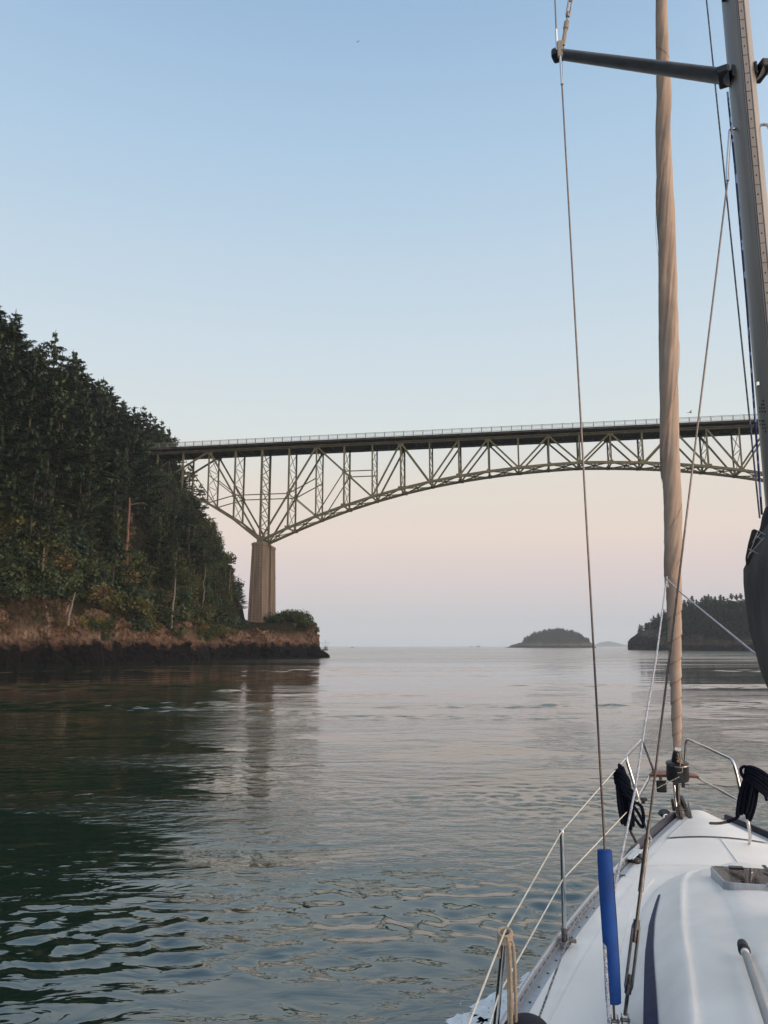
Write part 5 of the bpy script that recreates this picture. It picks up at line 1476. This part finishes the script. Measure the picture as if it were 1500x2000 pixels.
# ---- pulpit
def pipe(name, pts, r=.0125, m_='steel', parent=None, n=6, rad=True):
    q = MB(); q.tube(smoothpath(pts, n) if rad else pts, r, 12); return q.build(name, M[m_], parent or boat, smooth=True, angle=80)
def bend(pts, r_=.05):
    """polyline with rounded corners"""
    P = [Vector(p) for p in pts]; o = [P[0]]
    for i in range(1, len(P) - 1):
        a = (P[i - 1] - P[i]); b_ = (P[i + 1] - P[i]); k_ = min(r_, a.length * .45, b_.length * .45); a.normalize(); b_.normalize()
        s_, e_ = P[i] + a * k_, P[i] + b_ * k_
        for j in range(6): t = j / 5; o.append(s_ * (1 - t) ** 2 + P[i] * 2 * t * (1 - t) + e_ * t * t)
    o.append(P[-1]); return o
pul = empty('pulpit', (0, 0, 0), parent=boat)
pb = bp(1270, 1641, z=dz(6.9) + .02); pbs = bp(1463, 1656, z=dz(6.9) + .02)
print('pulpit feet', pb, pbs)
Fp = 6.95; Ff = 8.15
P_ = lambda x, y, F: bp(x, y, F=F)
pipe('pulpit_rail', bend([pb, P_(1247, 1560, 6.98), P_(1222, 1479, 6.98), P_(1254, 1444, 8.1), P_(1276, 1503, SF + .22), P_(1276, 1512, SF + .22)], .07), parent=pul, rad=False)
pipe('pulpit_rail', bend([pbs, P_(1466, 1628, 6.95), P_(1432, 1484, 6.98), P_(1340, 1442, 8.15), P_(1337, 1500, SF + .22), P_(1337, 1512, SF + .22)], .08), parent=pul, rad=False)
pipe('pulpit_brace', [P_(1246, 1558, 6.98), P_(1270, 1516, SF + .22)], parent=pul, rad=False); pipe('pulpit_brace', [P_(1446, 1566, 6.97), P_(1361, 1518, SF + .22)], parent=pul, rad=False)
pipe('pulpit_leg', [P_(1315, 1518, SF + .1), P_(1322, 1590, SF + .02)], .010, parent=pul, rad=False)
for p in (pb, pbs):
    q = MB(); q.lathe([(.03, -.01), (.03, 0), (.016, .01), (.014, .03)], 14, Matrix.Translation(p)); q.build('pulpit_foot', M['steel'], pul, smooth=True, angle=40)
q = MB()
sL, sR = P_(1267, 1513, SF + .22), P_(1362, 1514, SF + .22)
for i in range(5):
    dy = -.06 + i * .056; k_ = 1 - .06 * i; c = (sL + sR) / 2
    q.box((c.x, c.y + dy, c.z), ((sR.x - sL.x) * k_, .048, .024))
seat = q.build('seat', M['teak'], pul, bevel=.004)
q = MB(); c = (sL + sR) / 2; q.box((c.x, c.y + .05, c.z - .018), ((sR.x - sL.x) * .92, .04, .012)); q.build('seat_bracket', M['steel'], seat)
q = MB(); a_ = P_(1290, 1518, SF + .22); b_ = P_(1292, 1548, SF + .22); q.box((a_ + b_) / 2, (.030, .012, (a_ - b_).length)); q.build('lamp_bracket', M['ply'], pul)
q = MB(); c = P_(1292, 1536, SF + .22); q.box(c, (.095, .05, .11)); q.build('bow_lamp', M['black'], pul, bevel=.012)

# ---- stem fitting, anchor and bow roller
q = MB()
for (x0, y0, x1, y1, w_) in ((1331, 1560, 1351, 1612, .03), (1344, 1568, 1352, 1606, .012)):
    q.beam(P_(x0, y0, 8.35), P_(x1, y1, 7.85), w_, .07)
q.beam(P_(1320, 1562, 8.35), P_(1326, 1606, 7.95), .02, .09); q.tube([P_(1320, 1582, 8.1), P_(1339, 1582, 8.1)], .009, 8)
q.build('bow_roller', M['steel_dull'], boat, bevel=.003)
q = MB(); a_ = P_(1325, 1556, 8.45); b_ = P_(1332, 1600, 7.9); q.beam(a_, b_, .022, .05); q.tube([P_(1313, 1562, 8.4), P_(1316, 1582, 8.3), P_(1320, 1578, 8.25)], .014, 8); q.tube([P_(1352, 1584, 8.3), P_(1357, 1602, 8.15), P_(1360, 1594, 8.1)], .010, 8); q.build('anchor_shank', M['rust'], boat)
for (x, y) in ((1298, 1590), (1356, 1597)):
    q = MB(); rs_ = []; c = P_(x, y, 8.12); s_ = -1 if x < 1320 else 1
    for i in range(8):
        t = i / 7; w_ = .055 * math.sin(math.pi * (.12 + .88 * t)) ** .6 * (1 if t < .99 else .3)
        rs_.append([(c.x + s_ * (-.05 + .11 * t), c.y + .02, c.z - w_ * .9 + .01), (c.x + s_ * (-.05 + .11 * t), c.y - .012, c.z), (c.x + s_ * (-.05 + .11 * t), c.y + .02, c.z + w_ * .75)])
    q.grid(rs_); q.grid([[(p[0], p[1] + .012, p[2]) for p in r_] for r_ in rs_], flip=True); q.build('anchor_fluke', M['anchorgrey'], boat, smooth=True)
for (x, y) in ((1302, 1598), (1365, 1603), (1376, 1609)):
    q = MB(); c = P_(x, y, 8.0 if x < 1370 else 7.8); q.tube(smoothpath([c + Vector((-.03, -.03, -.02)), c + Vector((-.02, 0, .02)), c + Vector((.0, .01, .025)), c + Vector((.02, .02, -.0))], 4), .011, 8); q.box(c + Vector((0, 0, -.025)), (.06, .07, .014)); q.build('bow_chock', M['steel'], boat, smooth=True, angle=40)
q = MB(); q.beam(P_(1306, 1606, 8.0), P_(1322, 1602, 8.1), .06, .012); q.beam(P_(1354, 1602, 8.1), P_(1372, 1612, 7.85), .06, .012); q.build('stem_plate', M['alu'], boat)

# ---- mooring cleat on the port rail
q = MB(); a_ = bp(1230, 1677, z=1.30); b_ = bp(1250, 1660, z=1.32); q.beam(a_, b_, .055, .016); q.beam(a_ + Vector((-.015, -.04, .006)), a_ + Vector((.03, .06, .004)), .03, .012)
cl = q.build('fairlead', M['steel'], boat, bevel=.005)
q = MB(); c = bp(1240, 1683, z=1.27)
q.lathe([(.045, -.02), (.048, .0), (.042, .022), (.02, .032), (.001, .033)], 16, Matrix.Translation(c)); c2 = bp(1248, 1674, z=1.29); q.lathe([(.03, -.02), (.034, 0), (.028, .02), (.001, .028)], 14, Matrix.Translation(c2)); q.build('cleat_block', M['black'], cl, smooth=True, angle=40)

# ---- stanchions and lifelines
def stanchion(px0, py0, px1, py1, zb_):
    b_ = bp(px0, py0, z=zb_); t_ = bp(px1, py1, F=b_.y + .0); t_ = Vector((t_.x, t_.y, t_.z))
    q = MB(); q.tube([b_, t_], [.0135, .0115], 12); s_ = q.build('stanchion', M['steel'], boat, smooth=True, angle=40)
    q = MB(); q.lathe([(.016, -.002), (.018, .01), (.018, .07), (.015, .075)], 12, Matrix.Translation(b_)); q.box(b_ + Vector((.0, 0, -.004)), (.07, .06, .012)); q.box(b_ + Vector((.045, -.01, .008)), (.04, .02, .02)); q.tube([b_ + Vector((-.022, -.012, .06)), b_ + Vector((.022, -.012, .06))], .004, 6)
    q.build('stanchion_base', M['steel_dull'], s_, bevel=.003)
    q = MB(); q.lathe([(.013, -.01), (.014, .004), (.009, .012), (.001, .014)], 12, Matrix.Translation(t_)); q.build('stanchion_cap', M['steel'], s_, smooth=True, angle=40)
    return b_, t_
s1b, s1t = stanchion(1103, 1838, 1097, 1624, dz(5) + .03)
print('stanchion1', s1b, s1t)
# second one stands further aft, its base below the frame
s2t = bp(986, 1819, F=3.45); s2b = Vector((-(ob(3.4) - .06), 3.42, dz(3.4) + .03))
print('stanchion2', s2t, s2b)
q = MB(); q.tube([s2b, s2t], [.0135, .0115], 12); st2 = q.build('stanchion', M['steel'], boat, smooth=True, angle=40)
q = MB(); q.lathe([(.018, -.002), (.018, .07), (.015, .075)], 12, Matrix.Translation(s2b)); q.build('stanchion_base', M['steel_dull'], st2)
for sx_, (b_, t_) in ((1, (s1b, s1t)), (1, (s2b, s2t))):
    q = MB(); q.tube([(-b_.x, b_.y, b_.z), (-t_.x, t_.y, t_.z)], [.0135, .0115], 12); q.build('stanchion', M['steel'], boat, smooth=True, angle=40)
mid1 = s1b.lerp(s1t, .56); mid2 = s2b.lerp(s2t, .56)
ppT = P_(1222, 1481, 6.98); ppM = P_(1247, 1562, 6.98)
aft = lambda p, q_: p + (p - q_) * 1.6
def life(name, pts, r=.0036):
    for s_ in (1, -1):
        q = MB(); q.tube([(p.x * s_ , p.y, p.z) for p in pts], r, 7); q.build(name, M['cream'], boat, smooth=True)
aT = Vector((-1.62, 1.2, s2t.z - .04)); aM = Vector((-1.62, 1.2, mid2.z - .03))
life('upper_lifeline', [aT, s2t, s1t, ppT]); life('lower_lifeline', [aM, mid2, mid1, ppM])
# thin line lashed along the toe rail
q = MB(); q.tube([bp(1035, 2060, z=1.24), bp(1052, 1990, z=1.245), bp(1105, 1845, z=1.27), bp(1125, 1805, z=1.27), bp(1170, 1745, z=1.28)], .0055, 6); q.build('jackline', M['greyrope'], boat)

# ---- headsail sheets
clew = bp(1302, 1130, F=stay(3.9).y - .08)
q = MB(); q.tube([clew, bp(1281, 1290, F=6.7), bp(1262, 1400, F=6.2), bp(1240, 1545, F=5.6), bp(1208, 1700, F=4.75), bp(1196, 1760, F=4.35), bp(1178, 1800, F=3.98), bp(1184, 1900, F=3.72), bp(1190, 2000, F=3.5), bp(1194, 2100, F=3.2)], .0075, 10)
q.build('port_jib_sheet', M['sheet'], boat, smooth=True)
q = MB(); q.tube([clew, bp(1330, 1158, F=7.1), bp(1475, 1277, F=4.9), Vector((.65, 2.6, 1.9))], .0065, 10); q.build('starboard_jib_sheet', M['sheet'], boat, smooth=True)
q = MB(); q.tube(smoothpath([clew + Vector((.01, .05, .02)), clew, clew + Vector((-.01, -.02, -.05)), clew + Vector((.01, 0, -.08)), clew], 4), .007, 6); q.build('clew_knot', M['sheet'], boat)
# ---- halyards
q = MB(); q.tube([bp(1380, 0, F=5.4), bp(1484, 1012, F=4.95)], .0055, 7); q.build('spinnaker_halyard', M['halyard_grey'], boat, smooth=True)
q = MB(); q.tube([bp(1376, -40, F=5.42), bp(1380, 0, F=5.4)], .0055, 7); q.build('spinnaker_halyard', M['halyard_grey'], boat, smooth=True)
q = MB(); q.tube([bp(1421, 180, F=4.42), bp(1436, 330, F=4.40), bp(1459, 600, F=4.40), bp(1488, 1005, F=4.35)], .006, 8); q.build('blue_halyard', M['halyard_blue'], boat, smooth=True)
q = MB(); q.tube([bp(1418, -10, F=4.6), bp(1428, 175, F=4.62)], .004, 6); q.build('mast_wire', M['wire'], boat)
dgp = mast_pt(-60, bp(1412, 8, F=4.5).z, 1.03); q = MB(); q.box(dgp + Vector((-.012, 0, 0)), (.025, .03, .06)); q.build('mast_fitting', M['black'], mast, bevel=.01)

# ---- boom with the stacked mainsail in its cover, wrapped round the mast foot of the sail
mc = []
edge = [(1012, 1499), (1030, 1490), (1050, 1478), (1070, 1467), (1095, 1459), (1112, 1451), (1140, 1451), (1180, 1455), (1230, 1464), (1280, 1476), (1320, 1488), (1345, 1500), (1375, 1530)]
q = MB(); rs_ = []
for F in [4.78, 4.74, 4.66, 4.5, 4.3, 4.1, 3.7, 3.2, 2.6, 2.0, 1.2, .4, -.6]:
    wq = math.sqrt(max(0, 1 - ((F - 4.45) / .345) ** 2)) if F > 4.45 else 1.0
    row = []
    prof_ = []
    for (py, px) in edge:
        p = bp(px, py, F=4.5); prof_.append((max(.02, -p.x), p.z))
    tap = 1 if F > 4.1 else max(.45, 1 - (4.1 - F) * .17)
    zc = 2.55
    nL = [( -a * wq * (.55 + .45 * tap), 2.35 + (z - 2.35) * tap if F < 4.1 else z) for a, z in prof_]
    for j, (a, z) in enumerate(nL):
        wob = 1 + .06 * fnoise(F * 2.2, z * 2.5, 1, 3)
        row.append((a * wob, F, z))
    for j in range(len(nL) - 1, -1, -1):
        a, z = nL[j]; wob = 1 + .06 * fnoise(F * 2.2, z * 2.5, 7, 3)
        row.append((-a * wob, F, z))
    rs_.append(row)
q.grid(rs_, closed=True); q.f.append(tuple(range(len(rs_[0])))); q.m.append(0)
cover = q.build('mainsail_cover', M['cloth_dark'], boat, smooth=True, angle=60)
print('cover', [(round(a, 2), round(z, 2)) for a, z in prof_])
# upper collar of the cover laced round the mast, and its pale stitching
q = MB(); rs_ = []
ztop_ = prof_[0][1]
for i in range(9):
    t = i / 8; z = ztop_ + .06 - (.42) * t; k_ = .5 + .75 * t ** .8
    rs_.append([(.075 * 1.3 * k_ * 1.55 * math.cos(2 * math.pi * j / 24) * (1 + .05 * math.sin(3 * j + i)), 4.5 - .02 + .19 * k_ * math.sin(2 * math.pi * j / 24), z) for j in range(24)])
q.grid(rs_, closed=True); q.build('cover_collar', M['cloth_brown'], cover, smooth=True)
q = MB(); P2 = lambda x, y: bp(x, y, F=4.27)
for a_, b_ in (((1481, 1036), (1470, 1060)), ((1481, 1036), (1500, 1048)), ((1476, 1046), (1502, 1062)), ((1486, 1040), (1478, 1052)), ((1497, 1045), (1464, 1082)), ((1462, 1072), (1482, 1082)), ((1480, 1040), (1460, 1090))):
    q.tube([P2(*a_), P2(*b_)], .0011, 4)
q.build('cover_stitching', M['clear'], cover)
q = MB(); fl = [(1468, 1036), (1473, 1033), (1482, 1037), (1490, 1050), (1480, 1075), (1466, 1100), (1458, 1104), (1456, 1088), (1461, 1062)]
fa = [bp(x, y, F=4.42) for x, y in fl]; fb = [p + Vector((.02, .10, 0)) for p in fa]
q.grid([fa, fb], closed=True, flip=True); n9 = len(fl); q.add(fa, [tuple(range(n9))]); q.build('cover_flap', M['cloth_brown'], cover, smooth=True)
q = MB(); q.box((0, 1.9, 2.30), (.11, 5.0, .17)); q.build('boom', M['alu'], boat, bevel=.03)

# ---- deck hatch
hz_ = .052
hc = [(-.295, 5.985), (.335, 5.985), (.335, 5.43), (-.295 + .0, 5.43)]
def rrect(x0, y0, x1, y1, r, n=6):
    o = []
    for (cx, cy, a0) in ((x1 - r, y1 - r, 0), (x0 + r, y1 - r, 90), (x0 + r, y0 + r, 180), (x1 - r, y0 + r, 270)):
        for i in range(n + 1): a = R(a0 + 90 * i / n); o.append((cx + r * math.cos(a), cy + r * math.sin(a)))
    return o
hA = bp(1381, 1706, z=1.415); hB = bp(1422, 1751, z=1.43); print('hatch corners', hA, hB)
x0, y1_, y0_ = (hA.x + hB.x) / 2, hA.y, hB.y; x1 = -x0 + .04
zh = lambda F: roof_z(0, F) + .016
tl = (zh(y1_) - zh(y0_)) / (y1_ - y0_)
def ring(x0, y0, x1, y1, r, dzv): return [(x, y, zh(y0_) + tl * (y - y0_) + dzv) for x, y in rrect(x0, y0, x1, y1, r)]
q = MB(); q.grid([ring(x0, y0_, x1, y1_, .06, -.04), ring(x0, y0_, x1, y1_, .06, .028), ring(x0 + .004, y0_ + .004, x1 - .004, y1_ - .004, .056, .031), ring(x0 + .010, y0_ + .010, x1 - .010, y1_ - .010, .05, .031)], closed=True, flip=True)
hf = q.build('hatch_frame', M['alu'], boat, smooth=True, angle=30)
q = MB(); rr1 = ring(x0 + .010, y0_ + .010, x1 - .010, y1_ - .010, .05, .0315); q.v = rr1; q.f = [tuple(range(len(rr1)))]; q.m = [0]; q.build('hatch_pane', M['hatch'], hf)
q = MB()
for hx in (-.03, .1): q.box((hx, y0_ + .0, zh(y0_) + .026), (.07, .035, .02))
q.build('hatch_hinge', M['alu'], hf, bevel=.004)
q = MB(); q.box((x0 + .16, y1_ - .045, zh(y1_ - .045) + .034), (.085, .05, .01)); q.box((x0 + .33, (y0_ + y1_) / 2, zh((y0_ + y1_) / 2) + .033), (.022, (y1_ - y0_) - .06, .006)); q.build('hatch_handle', M['black'], hf)

# ------------------------------------------------------------------ things lying or hanging on the yacht
def to_world(p): return boat.matrix_basis @ Vector(p)
def on_boat(name, origin):
    e = empty(name, to_world(origin), -HEAD); return e
def loc_(pts, o): return [Vector(p) - Vector(o) for p in pts]
# boat pole on the coachroof
pa = bp(1449, 1842, z=roof_z(.45, 4) + .045); pz = bp(1502, 2000, z=roof_z(.5, 3.2) + .045); pe = pa + (pz - pa) * 2.4
bh = on_boat('boat_pole', pa); tag(bh, 'grey aluminium pole with a black rubber end lying on the white coachroof', 'boat pole')
q = MB(); q.tube(loc_([pa + (pz - pa) * .06, pe], pa), .0165, 14); q.build('tube', M['lead'], bh, smooth=True, angle=40)
q = MB(); d1 = (pz - pa).normalized(); M6 = d1.to_track_quat('Z', 'Y').to_matrix().to_4x4(); q.lathe([(.001, -.005), (.014, -.003), (.021, .008), (.0235, .03), (.022, .07), (.026, .085), (.0265, .10), (.022, .105), (.018, .12)], 18, M6); q.build('end_cap', M['rubber'], bh, smooth=True, angle=50)
q = MB(); q.lathe([(.0172, .115), (.0178, .12), (.0178, .15), (.0172, .155)], 16, M6); q.build('tape_band', M['clear'], bh)
q = MB(); sup = pe - pa; q.box(loc_([pa + (pz - pa) * 1.03], pa)[0] + Vector((.03, 0, .0)), (.05, .06, .05)); q.build('pole_clip', M['black'], bh, bevel=.008)

# bundles of navy mooring rope hung on the lifelines
def rope_bundle(center, top, bottom, n_loops, wid, label, seed, side):
    rr = random.Random(seed); e = on_boat('rope_coil', center); tag(e, label, 'rope')
    q = MB(); C_ = Vector(center); T = Vector(top) - C_; Bm = Vector(bottom) - C_
    ax_ = (T - Bm); ln = ax_.length; ax_.normalize(); sx = ax_.cross(Vector((0, 1, 0))).normalized(); fy = ax_.cross(sx)
    for i in range(n_loops):
        u_ = (i / (n_loops - 1) - .5); o1 = sx * wid * u_ + fy * rr.uniform(-.02, .02)
        up_ = T + ax_ * rr.uniform(-.03, .02); dn = Bm + ax_ * rr.uniform(-.02, .05) + sx * wid * u_ * .5
        pts = [up_ + o1 * .5 + fy * .012, up_.lerp(dn, .3) + o1 * 1.0 + fy * .02, up_.lerp(dn, .7) + o1 * 1.0 + fy * .02, dn + o1 * .6 + fy * .012, dn + o1 * .6 - fy * .015, up_.lerp(dn, .65) + o1 * .9 - fy * .022, up_.lerp(dn, .3) + o1 * .9 - fy * .02, up_ + o1 * .5 - fy * .012]
        q.tube(smoothpath(pts, 5, closed=True), .0125, 8, closed=True)
    q.build('hanging_loops', M['navyrope'], e, smooth=True)
    return e, T, Bm, sx, fy, ax_
def wraps(e, c, rx, rzv, n, ax_, sx, fy, tilt=.25, r=.0125, seed=0):
    rr = random.Random(seed); q = MB()
    for i in range(n):
        cc = c + ax_ * (-.02 * i + .01 * rr.uniform(-1, 1)); pts = []
        for j in range(12):
            a = 2 * math.pi * j / 12; pts.append(cc + sx * (rx * math.cos(a)) + fy * (.045 * math.sin(a)) + ax_ * (rzv * math.sin(a + .6 + .2 * i) * tilt))
        q.tube(smoothpath(pts, 3, closed=True), r, 8, closed=True)
    q.build('wrapping_turns', M['navyrope'], e, smooth=True)
Fc = 6.55
c0 = P_(1212, 1512, Fc)
e, T, Bm, sx, fy, ax_ = rope_bundle(c0, P_(1213, 1503, Fc), P_(1226, 1610, Fc), 5, .075, 'dark navy rope hung in long loops on the port lifeline beside the pulpit', 3, -1)
wraps(e, Vector((.008, 0, -.02)), .05, .06, 6, ax_, sx, fy, 1.0, .014, 1); wraps(e, Vector((.03, 0, -.13)), .058, .05, 3, ax_, sx, fy, .9, .014, 2)
def rope_piece(e, c, pts, name='rope_tail', m_='navyrope', r=.012):
    q = MB(); q.tube(smoothpath([Vector(p) - Vector(c) for p in pts], 6), r, 8); q.build(name, M[m_], e, smooth=True)
rope_piece(e, c0, [P_(1222, 1560, Fc), P_(1240, 1578, Fc), P_(1252, 1598, Fc), P_(1257, 1612, Fc), P_(1252, 1614, Fc), P_(1238, 1595, Fc), P_(1226, 1575, Fc)], 'side_loop')
rope_piece(e, c0, [P_(1228, 1565, Fc), P_(1250, 1572, Fc), P_(1257, 1592, Fc), P_(1256, 1610, Fc)], 'side_loop')
rope_piece(e, c0, [P_(1226, 1606, Fc), P_(1231, 1622, Fc), P_(1238, 1636, Fc), P_(1243, 1646, Fc)], 'rope_tail', 'rubber', .010)
Fs = 6.55
c1 = P_(1472, 1505, Fs)
e, T, Bm, sx, fy, ax_ = rope_bundle(c1, P_(1470, 1510, Fs), P_(1454, 1592, Fs), 5, .082, 'dark navy rope bundle on the starboard lifeline, its brown-ended tail reaching the toe rail', 8, 1)
wraps(e, Vector((.03, 0, -.02)), .085, .07, 6, ax_, sx, fy, .55, .0145, 4)
rope_piece(e, c1, [P_(1462, 1525, Fs), P_(1450, 1515, Fs), P_(1447, 1502, Fs), P_(1455, 1497, Fs), P_(1460, 1503, Fs)], 'top_loop')
rope_piece(e, c1, [P_(1492, 1535, Fs), P_(1494, 1550, Fs), P_(1498, 1564, Fs)], 'short_end')
rope_piece(e, c1, [P_(1445, 1588, Fs), P_(1438, 1598, Fs), P_(1425, 1604, Fs), P_(1420, 1605, Fs)], 'rope_tail')
rope_piece(e, c1, [P_(1422, 1605, Fs), P_(1405, 1608, Fs + .1), P_(1387, 1608, Fs + .3)], 'rope_end', 'rust', .0105)
# beige line hitched over the aft stanchion
c2 = s2t; e = on_boat('rope_hank', c2); tag(e, 'beige line hitched over the top of the port stanchion nearest the camera', 'rope')
q = MB()
for i in range(4):
    pts = [Vector((.026 * math.cos(a), .026 * math.sin(a), -.005 - .014 * i + .008 * math.sin(a + i))) for a in [2 * math.pi * j / 10 for j in range(10)]]
    q.tube(smoothpath(pts, 3, closed=True), .0075, 8, closed=True)
q.build('hitch', M['beige_rope'], e, smooth=True)
for i, (dx, dy) in enumerate(((.036, -.01), (.02, -.03), (-.028, -.01), (.012, -.025))):
    q = MB(); zt = -.5 if i < 2 else -.34 if i == 3 else -.10
    q.tube(smoothpath([Vector((dx * .6, dy, -.01)), Vector((dx, dy, -.08)), Vector((dx * 1.05, dy * 1.1, zt * .6)), Vector((dx * .8, dy, zt))], 5), .0068, 8); q.build('hanging_end', M['beige_rope'], e, smooth=True)
# dark cloth-covered fender on the side deck, bottom of the view
fc = bp(1030, 1994, z=dz(3.6) + .20); e = on_boat('fender', fc); tag(e, 'rounded dark navy cloth-covered fender on the side deck at the bottom edge', 'fender')
q = MB(); rs_ = []
for i in range(14):
    t = i / 13; a = math.pi / 2 * t
    rs_.append([(.105 * math.cos(a) ** .8 * math.cos(2 * math.pi * j / 24) * (1 + .02 * math.sin(3 * j)), .12 * math.cos(a) ** .8 * math.sin(2 * math.pi * j / 24) - .05, -.05 + .085 * math.sin(a)) for j in range(24)])
base_ = [[(p[0], p[1], -.22) for p in rs_[0]]]
q.grid(base_ + rs_, closed=True); q.build('padded_cover', M['fender'], e, smooth=True, angle=180)
q = MB(); q.tube(smoothpath([(.086 * math.cos(a), .122 * math.sin(a) - .05, -.06) for a in [2 * math.pi * j / 16 for j in range(16)]], 3, closed=True), .004, 6, closed=True); q.build('edge_piping', M['rubber'], e, smooth=True)

# ------------------------------------------------------------------ foam of the bow wave along the hull
fm = MB(); rf = random.Random(4); rows_ = []
nxf, nyf = 90, 150
for i in range(nyf):
    F = 1.0 + 7.0 * i / (nyf - 1); hull_x = -(ob(F) - .2); outer = 1.22 + (7.8 - F) * .50
    row = []
    for j in range(nxf):
        t = j / (nxf - 1); x = hull_x + (-outer - hull_x) * t * 1.25
        p = to_world((x, F, 0)); n1 = fnoise(F * 4, x * 6, 2, 5); n2 = fnoise(F * 1.4, x * 1.4, 9, 3); n3 = fnoise(F * 11, x * 13, 4, 3)
        row.append((p.x, p.y, .03 + .09 * abs(n1) * math.sin(min(1, t) * 3.1) + .03 * n2 + .02 * n3, n1 * .9 + n2 * .5 + n3 * .5 + .62 - 1.9 * abs(t - .66) ** 1.2 - 1.6 * max(0, F - 7.0) - .5 * (t < .3)))
    rows_.append(row)
vs = [r_[k][:3] for r_ in rows_ for k in range(nxf)]; al = [r_[k][3] for r_ in rows_ for k in range(nxf)]
fs = []
for i in range(nyf - 1):
    for j in range(nxf - 1):
        ids = (i * nxf + j, i * nxf + j + 1, (i + 1) * nxf + j + 1, (i + 1) * nxf + j)
        if sum(al[k] for k in ids) / 4 > 0: fs.append(ids)
used = sorted({i for f in fs for i in f}); mp_ = {o: n for n, o in enumerate(used)}
fm.add([vs[i] for i in used], [tuple(mp_[i] for i in f) for f in fs])
for _ in range(260):
    F = rf.uniform(4.0, 7.9); p = to_world((-(1.22 + (7.8 - F) * .5) * rf.uniform(.7, 1.15), F, rf.uniform(.0, .16))); fm.lathe([(.0005, -.006), (.007, 0), (.0005, .006)], 5, Matrix.Translation(p) @ Matrix.Scale(rf.uniform(.5, 1.7), 4))
tag(fm.build('foam', M['foam'], smooth=True, angle=180), 'white foam of the bow wave beside the port side of the hull', 'foam', kind='stuff')

# parts stay at most two levels below their thing
for o in list(S.objects):
    ch = []; q = o
    while q is not None: ch.append(q); q = q.parent
    if len(ch) > 3: o.parent = ch[-2]
